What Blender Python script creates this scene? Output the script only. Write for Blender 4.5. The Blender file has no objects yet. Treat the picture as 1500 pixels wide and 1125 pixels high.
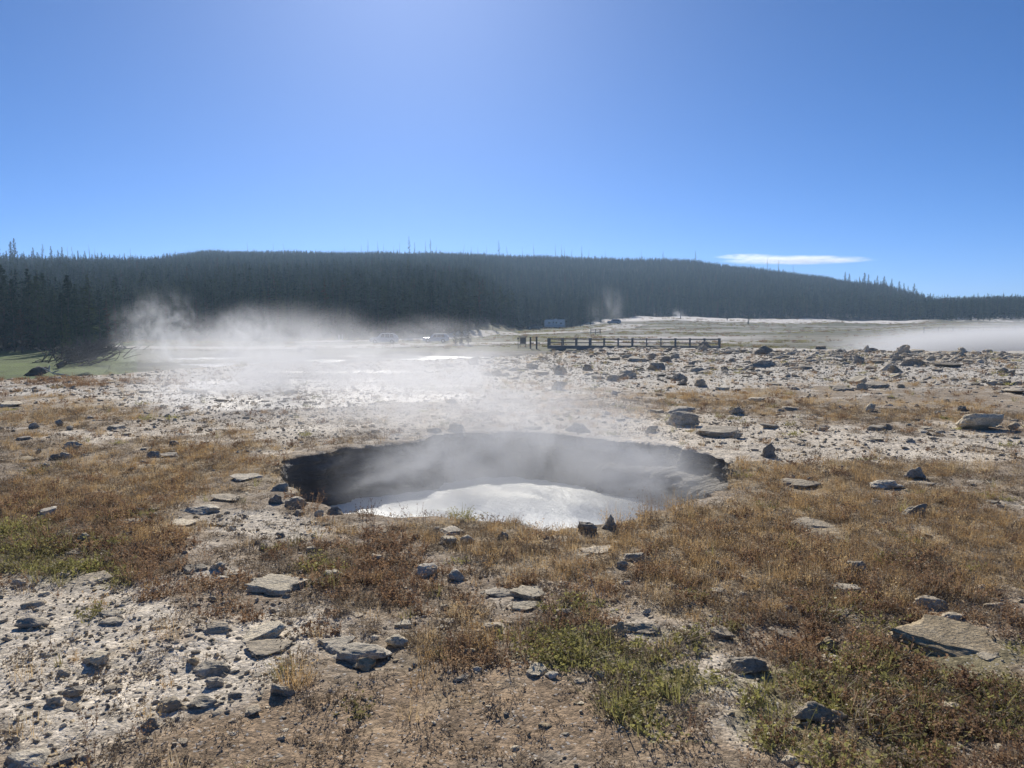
import time; T0 = time.time()
import bpy, bmesh, math, random
import numpy as np
from mathutils import Vector, Matrix
random.seed(7)
rng = np.random.default_rng(11)
S = bpy.context.scene
COL = S.collection
PI = math.pi
R = math.radians

# ------------------------------------------------------------------ camera
CAM_H, FPX = 2.0, 1091.0
PITCH = math.atan(88.5 / FPX)
cd = bpy.data.cameras.new('camera')
cam = bpy.data.objects.new('camera', cd)
COL.objects.link(cam)
cam.location = (0, 0, CAM_H)
cam.rotation_euler = (PI / 2 - PITCH, 0, 0)
cd.sensor_width = 36.0
cd.lens = FPX / 1500 * 36
cd.clip_start = 0.05
cd.clip_end = 20000
S.camera = cam

# ------------------------------------------------------------------ noise
def _h(ix, iy, iz=0, seed=0):
    n = (ix.astype(np.int64) * 374761393 + iy.astype(np.int64) * 668265263 + np.asarray(iz).astype(np.int64) * 2147483647 + seed * 974711) & 0xffffffff
    n = ((n ^ (n >> 13)) * 1274126177) & 0xffffffff
    n = ((n ^ (n >> 16)) * 2246822519) & 0xffffffff
    n = n ^ (n >> 15)
    return (n & 0xffffff) / float(0xffffff)
def vn2(x, y, seed=0):
    x = np.asarray(x, float); y = np.asarray(y, float)
    ix = np.floor(x); iy = np.floor(y); fx = x - ix; fy = y - iy
    fx = fx * fx * (3 - 2 * fx); fy = fy * fy * (3 - 2 * fy)
    a = _h(ix, iy, 0, seed); b = _h(ix + 1, iy, 0, seed); c = _h(ix, iy + 1, 0, seed); d = _h(ix + 1, iy + 1, 0, seed)
    return (a * (1 - fx) + b * fx) * (1 - fy) + (c * (1 - fx) + d * fx) * fy
def fbm2(x, y, seed=0, o=4):
    s = 0; a = 0.5; t = 0
    for k in range(o):
        s = s + a * vn2(x, y, seed + k * 17); t += a; a *= 0.5; x = x * 2.03 + 3.1; y = y * 2.03 + 1.7
    return s / t
def vn3(p, seed=0):
    ip = np.floor(p); f = p - ip; f = f * f * (3 - 2 * f); r = 0
    for dx in (0, 1):
        for dy in (0, 1):
            for dz in (0, 1):
                w = (f[:, 0] if dx else 1 - f[:, 0]) * (f[:, 1] if dy else 1 - f[:, 1]) * (f[:, 2] if dz else 1 - f[:, 2])
                r = r + w * _h(ip[:, 0] + dx, ip[:, 1] + dy, ip[:, 2] + dz, seed)
    return r
def sstep(a, b, x):
    t = np.clip((x - a) / (b - a), 0, 1); return t * t * (3 - 2 * t)

# ------------------------------------------------------------------ terrain
COLS = [
 (-900, [(0,0),(26,0),(33,-3.2),(56,-3.2),(63,-2.6),(107,-2.3),(200,4),(450,33),(520,34),(900,25),(2000,20)]),
 (0,    [(0,0),(26,0),(33,-3.2),(56,-3.2),(63,-2.6),(107,-2.3),(200,4),(450,33),(520,34),(900,25),(2000,20)]),
 (130,  [(0,0),(28,0),(35,-3.2),(58,-3.2),(65,-2.6),(112,-2.15),(150,-1.3),(470,34),(540,35),(900,25),(2000,20)]),
 (250,  [(0,0),(32,0),(39,-3.2),(102,-3.2),(110,-2.6),(133,-1.9),(152,-1.3),(600,48),(680,51),(900,49),(2000,30)]),
 (300,  [(0,0),(34,0),(41,-3.2),(106,-3.2),(114,-2.5),(133,-1.9),(152,-1.2),(700,62),(780,62),(900,60),(2000,30)]),
 (400,  [(0,0),(36,0),(43,-3.2),(110,-3.2),(117,-2.45),(133,-1.85),(152,-1.2),(700,61),(780,61),(900,60),(2000,30)]),
 (600,  [(0,0),(40,0),(47,-3.2),(111,-3.2),(117,-2.4),(133,-1.75),(152,-1.2),(700,60),(780,60),(900,59),(2000,30)]),
 (690,  [(0,0),(43,0),(50,-3.2),(111,-3.2),(117,-2.4),(135,-1.7),(172,-0.9),(700,59.5),(780,59.5),(900,59),(2000,30)]),
 (760,  [(0,0),(46,0),(53,-3.2),(111,-3.2),(117,-2.3),(135,-1.7),(186,-0.9),(255,0.1),(275,0.3),(700,58.5),(780,58.5),(2000,30)]),
 (830,  [(0,0),(54,0),(61,-3.2),(109,-3.2),(115,-2.3),(135,-1.7),(186,-0.6),(255,0.2),(285,0.6),(700,57.5),(780,57.5),(2000,30)]),
 (900,  [(0,0),(60,0),(67,-3.2),(107,-3.2),(113,-2.2),(135,-1.6),(200,-0.3),(235,0.4),(285,3.2),(330,4.2),(345,4.2),(700,56),(780,56),(2000,30)]),
 (1000, [(0,0),(61,0),(68,-3.2),(106,-3.2),(112,-2.2),(135,-1.6),(200,-0.4),(235,0.3),(285,3.4),(330,5.0),(350,4.8),(700,54),(780,54),(2000,30)]),
 (1100, [(0,0),(61,0),(68,-3.2),(105,-3.2),(111,-2.2),(135,-1.6),(200,-0.4),(235,0.2),(285,3.0),(330,4.5),(350,4.3),(700,47),(780,47),(2000,30)]),
 (1200, [(0,0),(59,0),(66,-3.2),(104,-3.2),(110,-2.3),(135,-1.6),(230,0.2),(285,2.6),(330,3.4),(350,3.3),(680,38),(760,37),(2000,30)]),
 (1290, [(0,0),(57,0),(64,-3.2),(101,-3.2),(108,-2.3),(140,-1.2),(230,0.4),(285,2.2),(330,2.6),(350,2.8),(590,25),(660,24),(1400,33),(2000,30)]),
 (1370, [(0,0),(55,0),(62,-3.2),(94,-3.2),(102,-2.3),(125,-0.6),(150,0.3),(280,2.2),(330,2.8),(550,11),(700,9),(1400,44),(2000,40)]),
 (1450, [(0,0),(54,0),(61,-3.2),(94,-3.2),(102,-2.0),(125,-0.2),(150,0.8),(280,1.8),(350,3.2),(420,7),(800,20),(1400,46),(2000,40)]),
 (2400, [(0,0),(52,0),(59,-3.2),(92,-3.2),(100,-1.8),(125,0.2),(150,1.4),(280,2.0),(350,3.2),(420,7),(800,20),(1400,46),(2000,40)]),
]
CPX = np.array([c[0] for c in COLS], float)
def px_of(X, Y):
    phi = np.clip(np.arctan2(X, Y), -R(62), R(62))
    return 750 + FPX * np.tan(phi)
def depth_of(X, Y):
    phi = np.clip(np.arctan2(X, Y), -R(62), R(62))
    return np.hypot(X, Y) * np.cos(phi)
EDGE_PX = CPX; EDGE_D = np.array([c[1][1][0] for c in COLS], float)
def h_base(X, Y):
    px = px_of(X, Y); d = depth_of(X, Y)
    d = d + (fbm2(X * 0.11, Y * 0.11, 5, 3) - 0.5) * np.clip(d * 0.05, 0, 5)
    out = np.zeros_like(d); 
    for i in range(len(COLS) - 1):
        m = (px >= CPX[i]) & (px <= CPX[i + 1])
        if not m.any(): continue
        t = (px[m] - CPX[i]) / (CPX[i + 1] - CPX[i])
        # blend breakpoint positions too where both share the leading five points
        A = np.array(COLS[i][1]); B = np.array(COLS[i + 1][1])
        za = np.interp(d[m], A[:, 0], A[:, 1]); zb = np.interp(d[m], B[:, 0], B[:, 1])
        dd = d[m]
        Ea = A[1:5, 0]; Eb = B[1:5, 0]
        zz = za * (1 - t) + zb * t
        # inner part: move the river banks with px instead of cross-fading them
        bk = Ea[None, :] * (1 - t[:, None]) + Eb[None, :] * t[:, None]
        zi = np.where(dd < bk[:, 0], 0.0, np.where(dd < bk[:, 1], -3.2 * sstep(0, 1, (dd - bk[:, 0]) / (bk[:, 1] - bk[:, 0])), -3.2))
        zbank = A[4, 1] * (1 - t) + B[4, 1] * t
        zi = np.where(dd > bk[:, 2], -3.2 + (zbank + 3.2) * sstep(0, 1, (dd - bk[:, 2]) / (bk[:, 3] - bk[:, 2])), zi)
        zz = np.where(dd < bk[:, 3], zi, np.maximum(zz, zbank))
        out[m] = zz
    return out
def height(X, Y):
    X = np.asarray(X, float); Y = np.asarray(Y, float)
    d = np.hypot(X, Y)
    z = h_base(X, Y)
    a = 0.06 + 0.10 * sstep(14, 40, d)
    z = z + (fbm2(X * 0.5, Y * 0.5, 21, 3) - 0.5) * a
    z = z + (fbm2(X * 2.2, Y * 2.2, 22, 3) - 0.5) * 0.055
    z = z + (fbm2(X * 9.0, Y * 9.0, 23, 3) - 0.5) * 0.022 * (1 - sstep(30, 60, d))
    z = z + (fbm2(X * 0.05, Y * 0.05, 24, 3) - 0.5) * 3.0 * sstep(180, 400, d)
    z = z + 3.2 * sstep(320, 690, d)
    z = z + np.clip(fbm2(X * 0.12, Y * 0.42, 25, 4) - 0.42, 0, 1) * 2.4 * (z < -2.75)
    return z
def h1(x, y): return float(height(np.array([x]), np.array([y]))[0])
def ray(px, py):
    c = (px - 750) / FPX; u = -(py - 562.5) / FPX
    cp, sp = math.cos(PITCH), math.sin(PITCH)
    return (c, cp + u * sp, -sp + u * cp)     # x, y, z (per unit camera depth)
def at(px, py, dmax=900):
    """ground point seen at a photograph pixel"""
    dx, dy, dz = ray(px, py)
    t = 2.0 * 1.012 ** np.arange(int(math.log(dmax / 2.0) / math.log(1.012)) + 1)
    for _ in range(3):
        below = CAM_H + dz * t < height(dx * t, dy * t)
        i = int(np.argmax(below)) if below.any() else len(t) - 1
        t = np.linspace(t[max(i - 1, 0)], t[i], 24)
    hi = t[-1] if not below.any() else float(t[12])
    return dx * hi, dy * hi, h1(dx * hi, dy * hi)
def atd(px, d):
    x = (px - 750) / FPX * d; return x, d, h1(x, d)
def pixel_of(X, Y, Z=0.0):
    cp, sp = math.cos(PITCH), math.sin(PITCH)
    Zr = Z - CAM_H
    fwd = np.maximum(Y * cp - Zr * sp, 0.2); up = Y * sp + Zr * cp
    return 750 + FPX * X / fwd, 562.5 - FPX * up / fwd

# ------------------------------------------------------------------ the pool outline
RIM = [(400,688),(425,677),(470,667),(520,658),(570,652),(620,645),(655,637),(700,634),(745,633),(800,635),(850,639),(905,647),(960,653),(1010,660),
       (1050,667),(1072,678),(1082,690),(1076,706),(1055,720),(1010,738),(960,748),(915,760),(880,769),(830,772),(770,769),(725,765),(690,754),(640,756),
       (590,752),(530,748),(490,743),(455,738),(432,730),(420,716),(410,702)]
def flat(px, py, z=0.0):
    dx, dy, dz = ray(px, py); t = (z - CAM_H) / dz; return dx * t, dy * t
rp = np.array([flat(*p) for p in RIM])
PC = np.array([0.02, 10.2])
ra = np.arctan2(rp[:, 1] - PC[1], rp[:, 0] - PC[0]); rr = np.hypot(rp[:, 0] - PC[0], rp[:, 1] - PC[1])
o_ = np.argsort(ra); ra = ra[o_]; rr = rr[o_]
ra3 = np.concatenate([ra - 2 * PI, ra, ra + 2 * PI]); rr3 = np.concatenate([rr, rr, rr])
def rim_r(th):
    r0 = np.interp(th, ra3, rr3)
    r0 = (r0 + np.interp(th - 0.06, ra3, rr3) + np.interp(th + 0.06, ra3, rr3)) / 3
    n = fbm2(np.cos(th) * 9 + 20, np.sin(th) * 9 + 20, 31, 4) - 0.5
    n2 = fbm2(np.cos(th) * 30 + 20, np.sin(th) * 30 + 20, 32, 3) - 0.5
    return r0 + n * 0.34 + n2 * 0.13
def inside_pool(X, Y, m=0.0):
    th = np.arctan2(Y - PC[1], X - PC[0]); return np.hypot(X - PC[0], Y - PC[1]) < rim_r(th) + m

# ------------------------------------------------------------------ ground cover maps (blobs given by the spot they cover)
def blobs(lst, px, py):
    s = 0
    for (cx, cy, rx, ry, w) in lst:
        s = s + w * np.exp(-(((px - cx) / rx) ** 2 + ((py - cy) / ry) ** 2))
    return s
DRY = [(330,672,130,30,1),(200,700,150,30,.9),(90,740,150,40,.7),(1090,785,150,50,1.35),(990,780,90,30,1.0),(1300,770,220,50,.75),(1440,800,150,60,.75),
       (640,775,140,22,.8),(760,800,110,40,.7),(1120,690,60,25,.9),(1400,690,100,20,.6),(1230,700,120,22,.6),(60,640,120,25,.45),(60,600,150,22,.5),(240,612,60,14,.5),
       (1050,585,140,20,.6),(1250,598,200,18,.52),(1420,610,120,16,.48),(860,600,90,20,.5),(780,570,80,14,.4),(620,950,90,35,.7),(850,850,130,40,.6),
       (1180,860,140,50,.8),(1380,860,140,45,.7),(430,690,60,14,.5),(1000,870,100,35,.6),(240,790,90,40,.5),(1330,560,150,8,.35),(700,925,60,25,.5)]
RED = [(1400,1095,190,60,.9),(1060,1050,80,50,.4),(1300,930,120,40,.5),(60,735,120,40,1.0),(180,775,140,40,.9),(230,830,70,35,.8),(290,900,90,35,.9),(120,560,180,8,.9),(520,800,100,35,.6),(560,860,90,40,.8),(700,860,70,40,.5),(830,890,90,30,.6),
       (1300,870,160,45,.6),(1250,960,160,70,.5),(1400,1070,150,60,.7),(950,850,80,40,.5),(800,925,60,20,.6),(1460,900,90,30,.5),(380,880,60,25,.6),(1140,830,100,30,.4),(690,960,50,20,.6),(440,830,60,30,.4)]
GRN = [(1290,1065,140,45,.7),(50,795,110,28,1.0),(100,840,130,28,.8),(470,850,80,35,.75),(880,975,95,38,1.1),(960,1010,70,30,.8),(1340,980,150,50,1.0),(1130,1040,80,50,.7),(1250,1080,150,50,.7),(430,975,28,32,.7),
       (830,915,40,15,.6),(740,970,70,25,.6),(1180,900,110,35,.5),(920,1060,80,40,.5),(1450,1060,90,50,.5),(560,900,60,20,.35),(1000,930,70,22,.4)]
PALE = [(110,1000,190,90,1.0),(340,965,110,60,1.0),(60,900,120,40,.5),(200,870,100,28,.7),(360,775,110,26,.9),(300,850,80,20,.5),(1050,1000,60,60,.8),(1100,1080,70,40,.4),(740,880,90,30,.6),
        (1230,650,280,26,1.2),(1000,640,160,25,1.0),(900,620,140,25,.8),(200,636,110,12,.8),(80,572,120,8,.7),(560,620,200,25,.8),(400,580,240,40,1.2),(640,690,700,20,.15),(650,840,50,20,.4),
        (840,820,60,20,.4),(960,880,70,25,.4),(930,925,60,15,.4),(1110,540,600,22,1.3),(1250,520,500,14,1.4),(800,545,250,25,1.0),(760,830,60,16,.4),(800,1110,70,16,.6),(1340,800,70,10,.4),(1300,830,60,10,.3)]
SOIL = [(640,1060,330,70,1.0),(420,1090,220,60,.7),(880,1090,150,40,.5),(600,1010,100,30,.5),(1200,1120,250,30,.4),(1380,1100,120,40,.3)]
def masks(X, Y):
    px, py = pixel_of(X, Y)
    wx = (fbm2(X * 0.8, Y * 0.8, 41, 3) - 0.5); wy = (fbm2(X * 0.8, Y * 0.8, 42, 3) - 0.5)
    far = np.clip((py - 474) / 400, 0.03, 1)
    px = px + wx * 130; py = py + wy * 110 * far
    n1 = fbm2(X * 1.6, Y * 1.6, 43, 4) - 0.5; n2 = fbm2(X * 5, Y * 5, 44, 3) - 0.5; n3 = fbm2(X * 1.7 + 9, Y * 1.7, 45, 4) - 0.5
    fore = sstep(770, 850, py) * (1 - .55 * sstep(.2, .6, blobs(PALE, px, py)))
    dry = sstep(.30, .70, .08 * fore + blobs(DRY, px, py) + n1 * 1.1 + n2 * .5)
    red = sstep(.34, .74, .17 * fore + blobs(RED, px, py) + n3 * 1.1 + n2 * .5)
    grn = sstep(.38, .80, .07 * fore * sstep(700, 1000, px) + blobs(GRN, px, py) - n1 * 0.9 + n2 * .6)
    pale = sstep(.25, .75, blobs(PALE, px, py) + n3 * 1.1 + n2 * .7 + 0.16)
    soil = sstep(.3, .8, blobs(SOIL, px, py) + n1 * .7 + n2 * .3)
    return dry, red, grn, pale, soil

# ------------------------------------------------------------------ helpers
MATS = {}
def nodes(name):
    m = bpy.data.materials.new(name); m.use_nodes = True
    nt = m.node_tree; nt.nodes.clear()
    MATS[name] = m
    return m, nt
def N(nt, t, **kw):
    n = nt.nodes.new(t)
    for k, v in kw.items():
        if k.startswith('i_'): n.inputs[k[2:].replace('_', ' ')].default_value = v
        else: setattr(n, k, v)
    return n
def L(nt, a, b): nt.links.new(a, b)
def ramp(nt, fac, stops, interp='LINEAR'):
    r = N(nt, 'ShaderNodeValToRGB'); r.color_ramp.interpolation = interp
    e = r.color_ramp.elements
    while len(e) > 1: e.remove(e[-1])
    e[0].position = stops[0][0]; e[0].color = (*stops[0][1], 1)
    for p, c in stops[1:]:
        q = e.new(p); q.color = (*c, 1)
    L(nt, fac, r.inputs['Fac']); return r.outputs['Color']
def mixc(nt, fac, a, b, mode='MIX'):
    m = N(nt, 'ShaderNodeMix', data_type='RGBA', blend_type=mode)
    for s, v in ((m.inputs[0], fac), (m.inputs[6], a), (m.inputs[7], b)):
        if isinstance(v, (int, float)): s.default_value = v
        elif isinstance(v, tuple): s.default_value = (*v, 1) if len(v) == 3 else v
        else: L(nt, v, s)
    return m.outputs[2]
def mth(nt, op, a, b=None, c=None):
    m = N(nt, 'ShaderNodeMath', operation=op)
    for i, v in enumerate((a, b, c)):
        if v is None: continue
        if isinstance(v, (int, float)): m.inputs[i].default_value = v
        else: L(nt, v, m.inputs[i])
    return m.outputs[0]
def noise(nt, vec, scale, detail=4, rough=.55, dist=0):
    n = N(nt, 'ShaderNodeTexNoise'); n.inputs['Scale'].default_value = scale; n.inputs['Detail'].default_value = detail
    n.inputs['Roughness'].default_value = rough; n.inputs['Distortion'].default_value = dist
    L(nt, vec, n.inputs['Vector']); return n.outputs[0]
def out(nt, bsdf, vol=False):
    o = N(nt, 'ShaderNodeOutputMaterial'); L(nt, bsdf, o.inputs['Volume' if vol else 'Surface']); return o
def bsdf(nt, col, rough=.8, spec=.3, bump=None, bstr=.5, bdist=.01, metal=0):
    b = N(nt, 'ShaderNodeBsdfPrincipled')
    if isinstance(col, tuple): b.inputs['Base Color'].default_value = (*col, 1)
    else: L(nt, col, b.inputs['Base Color'])
    if isinstance(rough, (int, float)): b.inputs['Roughness'].default_value = rough
    else: L(nt, rough, b.inputs['Roughness'])
    b.inputs['Specular IOR Level'].default_value = spec; b.inputs['Metallic'].default_value = metal
    if bump is not None:
        bp = N(nt, 'ShaderNodeBump'); bp.inputs['Strength'].default_value = bstr; bp.inputs['Distance'].default_value = bdist
        L(nt, bump, bp.inputs['Height']); L(nt, bp.outputs[0], b.inputs['Normal'])
    return b.outputs[0]
def plain(name, col, rough=.6, spec=.4, metal=0, var=.25, scale=3):
    m, nt = nodes(name); tc = N(nt, 'ShaderNodeTexCoord')
    n = noise(nt, tc.outputs['Object'], scale, 4)
    c = mixc(nt, n, tuple(x * (1 - var) for x in col), tuple(min(1, x * (1 + var)) for x in col))
    out(nt, bsdf(nt, c, rough, spec, metal=metal)); return m

def mesh(name, V, F):
    me = bpy.data.meshes.new(name)
    V = np.asarray(V, np.float32)
    if isinstance(F, np.ndarray):
        n, k = F.shape
        me.vertices.add(len(V)); me.vertices.foreach_set('co', V.ravel())
        me.loops.add(n * k); me.loops.foreach_set('vertex_index', F.astype(np.int32).ravel())
        me.polygons.add(n); me.polygons.foreach_set('loop_start', np.arange(0, n * k, k, dtype=np.int32))
        me.update(calc_edges=True)
    else:
        me.from_pydata(V.tolist(), [], F); me.update()
    return me
def smooth(me, v=True):
    me.polygons.foreach_set('use_smooth', np.full(len(me.polygons), v)); return me
def link(name, me, mat=None, parent=None, loc=None):
    o = bpy.data.objects.new(name, me); COL.objects.link(o)
    if mat is not None and len(me.materials) == 0: me.materials.append(mat)
    if parent is not None: o.parent = parent
    if loc is not None: o.location = loc
    return o
def tag(o, label=None, cat=None, group=None, kind=None):
    if label: o['label'] = label
    if cat: o['category'] = cat
    if group: o['group'] = group
    if kind: o['kind'] = kind
    return o
def empty(name, loc, rz=0):
    o = bpy.data.objects.new(name, None); COL.objects.link(o); o.location = loc; o.rotation_euler = (0, 0, rz)
    o.empty_display_size = .2; return o
class MB:
    """collects shapes for one mesh"""
    def __init__(s): s.v = []; s.f = []
    def add(s, V, F):
        b = len(s.v); s.v += [tuple(p) for p in V]; s.f += [tuple(i + b for i in q) for q in F]; return s
    def box(s, c, sz, rz=0, taper=1.0):
        V = []
        for z in (-.5, .5):
            k = taper if z > 0 else 1
            for x, y in ((-.5, -.5), (.5, -.5), (.5, .5), (-.5, .5)):
                a, b = x * sz[0] * k, y * sz[1] * k
                V.append((c[0] + a * math.cos(rz) - b * math.sin(rz), c[1] + a * math.sin(rz) + b * math.cos(rz), c[2] + z * sz[2]))
        return s.add(V, [(3, 2, 1, 0), (4, 5, 6, 7), (0, 1, 5, 4), (1, 2, 6, 5), (2, 3, 7, 6), (3, 0, 4, 7)])
    def tube(s, pts, rad, n=6):
        pts = [Vector(p) for p in pts]; V = []; F = []
        if not isinstance(rad, (list, tuple)): rad = [rad] * len(pts)
        for i, p in enumerate(pts):
            t = (pts[min(i + 1, len(pts) - 1)] - pts[max(i - 1, 0)]).normalized()
            a = t.orthogonal().normalized(); b = t.cross(a)
            for k in range(n):
                q = p + (a * math.cos(2 * PI * k / n) + b * math.sin(2 * PI * k / n)) * rad[i]; V.append(q)
        for i in range(len(pts) - 1):
            for k in range(n):
                F.append((i * n + k, i * n + (k + 1) % n, (i + 1) * n + (k + 1) % n, (i + 1) * n + k))
        F.append(tuple(range(n - 1, -1, -1))); F.append(tuple((len(pts) - 1) * n + k for k in range(n)))
        return s.add(V, F)
    def build(s, name, mat, parent=None, sm=False):
        me = mesh(name, s.v, s.f)
        if sm: smooth(me)
        return link(name, me, mat, parent)

# ------------------------------------------------------------------ materials
def mat_ground():
    m, nt = nodes('ground')
    tc = N(nt, 'ShaderNodeTexCoord').outputs['Object']
    at_ = N(nt, 'ShaderNodeAttribute', attribute_name='col'); wet = N(nt, 'ShaderNodeAttribute', attribute_name='wet')
    def vor(scale, feat='F1'):
        v = N(nt, 'ShaderNodeTexVoronoi', feature=feat); v.inputs['Scale'].default_value = scale; L(nt, tc, v.inputs['Vector']); return v
    v1 = vor(28); v2 = vor(75); v3 = vor(9)
    g1 = N(nt, 'ShaderNodeSeparateColor'); L(nt, v1.outputs['Color'], g1.inputs[0])
    g2 = N(nt, 'ShaderNodeSeparateColor'); L(nt, v2.outputs['Color'], g2.inputs[0])
    g3 = N(nt, 'ShaderNodeSeparateColor'); L(nt, v3.outputs['Color'], g3.inputs[0])
    nz = noise(nt, tc, 3.2, 7, .65); nf = noise(nt, tc, 45, 5, .7)
    k = mth(nt, 'ADD', mth(nt, 'MULTIPLY', g1.outputs[0], .42), mth(nt, 'MULTIPLY', g2.outputs[0], .42))
    k = mth(nt, 'ADD', k, mth(nt, 'MULTIPLY', nz, .55)); k = mth(nt, 'ADD', k, mth(nt, 'MULTIPLY', nf, .5))
    k = mth(nt, 'ADD', k, mth(nt, 'MULTIPLY', g3.outputs[1], .16))
    k = mth(nt, 'POWER', k, 1.5)
    c = N(nt, 'ShaderNodeVectorMath', operation='SCALE'); L(nt, at_.outputs['Color'], c.inputs[0]); L(nt, k, c.inputs['Scale'])
    # a few bright white chips
    chip = mth(nt, 'GREATER_THAN', g2.outputs[1], .955)
    col = mixc(nt, mth(nt, 'MULTIPLY', chip, .55), c.outputs[0], (.62, .58, .52))
    hsum = mth(nt, 'ADD', mth(nt, 'MULTIPLY', v1.outputs['Distance'], -.35), mth(nt, 'MULTIPLY', v2.outputs['Distance'], -.2))
    hsum = mth(nt, 'ADD', hsum, mth(nt, 'MULTIPLY', nf, .7)); hsum = mth(nt, 'ADD', hsum, mth(nt, 'MULTIPLY', nz, .6))
    rough = mth(nt, 'SUBTRACT', .95, mth(nt, 'MULTIPLY', wet.outputs['Fac'], .55))
    out(nt, bsdf(nt, col, rough, .2, hsum, .8, .02)); return m
def mat_rock(name, c1, c2, c3, gl=.25):
    m, nt = nodes(name)
    tc = N(nt, 'ShaderNodeTexCoord').outputs['Object']; geo = N(nt, 'ShaderNodeNewGeometry')
    oi = N(nt, 'ShaderNodeObjectInfo')
    P = geo.outputs['Position']
    a = noise(nt, P, 7, 6, .65); b = noise(nt, P, 38, 5, .7)
    col = ramp(nt, a, [(.3, c1), (.5, c2), (.68, c3)])
    sp = ramp(nt, b, [(.33, (.5, .5, .48)), (.5, (1, 1, 1)), (.7, (1.25, 1.22, 1.15))])
    col = mixc(nt, 1.0, col, sp, 'MULTIPLY')
    k = mth(nt, 'ADD', .75, mth(nt, 'MULTIPLY', oi.outputs['Random'], .5))
    v = N(nt, 'ShaderNodeVectorMath', operation='SCALE'); L(nt, col, v.inputs[0]); L(nt, k, v.inputs['Scale'])
    # bedding lines of the sinter plates
    mp = N(nt, 'ShaderNodeMapping'); mp.inputs['Scale'].default_value = (6, 6, 60); L(nt, P, mp.inputs['Vector'])
    st = noise(nt, mp.outputs[0], 1.0, 4, .6, .4)
    crack = N(nt, 'ShaderNodeTexVoronoi', feature='DISTANCE_TO_EDGE'); crack.inputs['Scale'].default_value = 9; L(nt, P, crack.inputs['Vector'])
    ck = mth(nt, 'LESS_THAN', crack.outputs['Distance'], .012)
    col = mixc(nt, mth(nt, 'MULTIPLY', ck, .35), v.outputs[0], (.08, .075, .065))
    hh = mth(nt, 'ADD', mth(nt, 'MULTIPLY', b, .7), mth(nt, 'MULTIPLY', st, .6)); hh = mth(nt, 'ADD', hh, mth(nt, 'MULTIPLY', a, .8))
    out(nt, bsdf(nt, col, .82, gl, hh, .8, .03)); return m
def mat_leaf(name, stops, trans=.35, rough=.7, scale=.9, sheen=.03):
    """thin dry stems and leaves; tint varies from plant to plant and over the ground"""
    m, nt = nodes(name)
    oi = N(nt, 'ShaderNodeObjectInfo'); geo = N(nt, 'ShaderNodeNewGeometry')
    a = noise(nt, geo.outputs['Position'], scale, 3); b = noise(nt, geo.outputs['Position'], 60, 2)
    f = mth(nt, 'ADD', mth(nt, 'MULTIPLY', oi.outputs['Random'], .5), mth(nt, 'MULTIPLY', a, .45)); f = mth(nt, 'ADD', f, mth(nt, 'MULTIPLY', mth(nt, 'SUBTRACT', b, .5), .5))
    col = ramp(nt, f, stops)
    d = N(nt, 'ShaderNodeBsdfDiffuse'); L(nt, col, d.inputs[0]); t = N(nt, 'ShaderNodeBsdfTranslucent'); L(nt, col, t.inputs[0])
    g = N(nt, 'ShaderNodeBsdfGlossy'); g.inputs['Roughness'].default_value = .45; g.inputs[0].default_value = (.6, .6, .6, 1)
    x = N(nt, 'ShaderNodeMixShader'); x.inputs[0].default_value = trans; L(nt, d.outputs[0], x.inputs[1]); L(nt, t.outputs[0], x.inputs[2])
    y = N(nt, 'ShaderNodeMixShader'); y.inputs[0].default_value = sheen; L(nt, x.outputs[0], y.inputs[1]); L(nt, g.outputs[0], y.inputs[2])
    out(nt, y.outputs[0]); return m
def mat_water():
    m, nt = nodes('river_water'); tc = N(nt, 'ShaderNodeTexCoord').outputs['Object']
    mp = N(nt, 'ShaderNodeMapping'); mp.inputs['Scale'].default_value = (1.0, 1.0, 1); L(nt, tc, mp.inputs['Vector'])
    a = noise(nt, mp.outputs[0], .8, 5, .65); b = noise(nt, mp.outputs[0], 5, 3, .6)
    h = mth(nt, 'ADD', a, mth(nt, 'MULTIPLY', b, .35))
    out(nt, bsdf(nt, (.05, .062, .066), .3, .9, h, 1.0, .5)); return m
def mat_pool():
    m, nt = nodes('milky_spring_water'); tc = N(nt, 'ShaderNodeTexCoord').outputs['Object']
    a = noise(nt, tc, 14, 5, .7); b = noise(nt, tc, 55, 4, .7)
    h = mth(nt, 'ADD', a, mth(nt, 'MULTIPLY', b, .4))
    sp_ = ramp(nt, noise(nt, tc, 26, 4, .75), [(.38, (.76, .765, .70)), (.52, (.89, .89, .82)), (.66, (.96, .955, .89))]); col = mixc(nt, .5, mixc(nt, a, (.86, .86, .79), (.95, .945, .88)), sp_)  # fine sparkle on the water painted into its colour as pale and darker noise
    out(nt, bsdf(nt, col, .33, .5, h, .9, .018)); return m
def mat_wall():
    m, nt = nodes('wet_crater_crust'); tc = N(nt, 'ShaderNodeTexCoord').outputs['Object']
    a = noise(nt, tc, 3.5, 7, .65); mp = N(nt, 'ShaderNodeMapping'); mp.inputs['Scale'].default_value = (3, 3, 22); L(nt, tc, mp.inputs['Vector'])
    b = noise(nt, mp.outputs[0], 1.5, 6, .6, .5)
    col = mixc(nt, a, (.11, .098, .086), (.27, .24, .20)); col = mixc(nt, mth(nt, 'MULTIPLY', b, .5), col, (.27, .245, .21))
    pl = N(nt, 'ShaderNodeAttribute', attribute_name='pale')
    col = mixc(nt, pl.outputs['Fac'], col, (.40, .375, .34))
    out(nt, bsdf(nt, col, .75, .3, mth(nt, 'ADD', a, b), 1.0, .12)); return m
M_ground = mat_ground()
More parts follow.
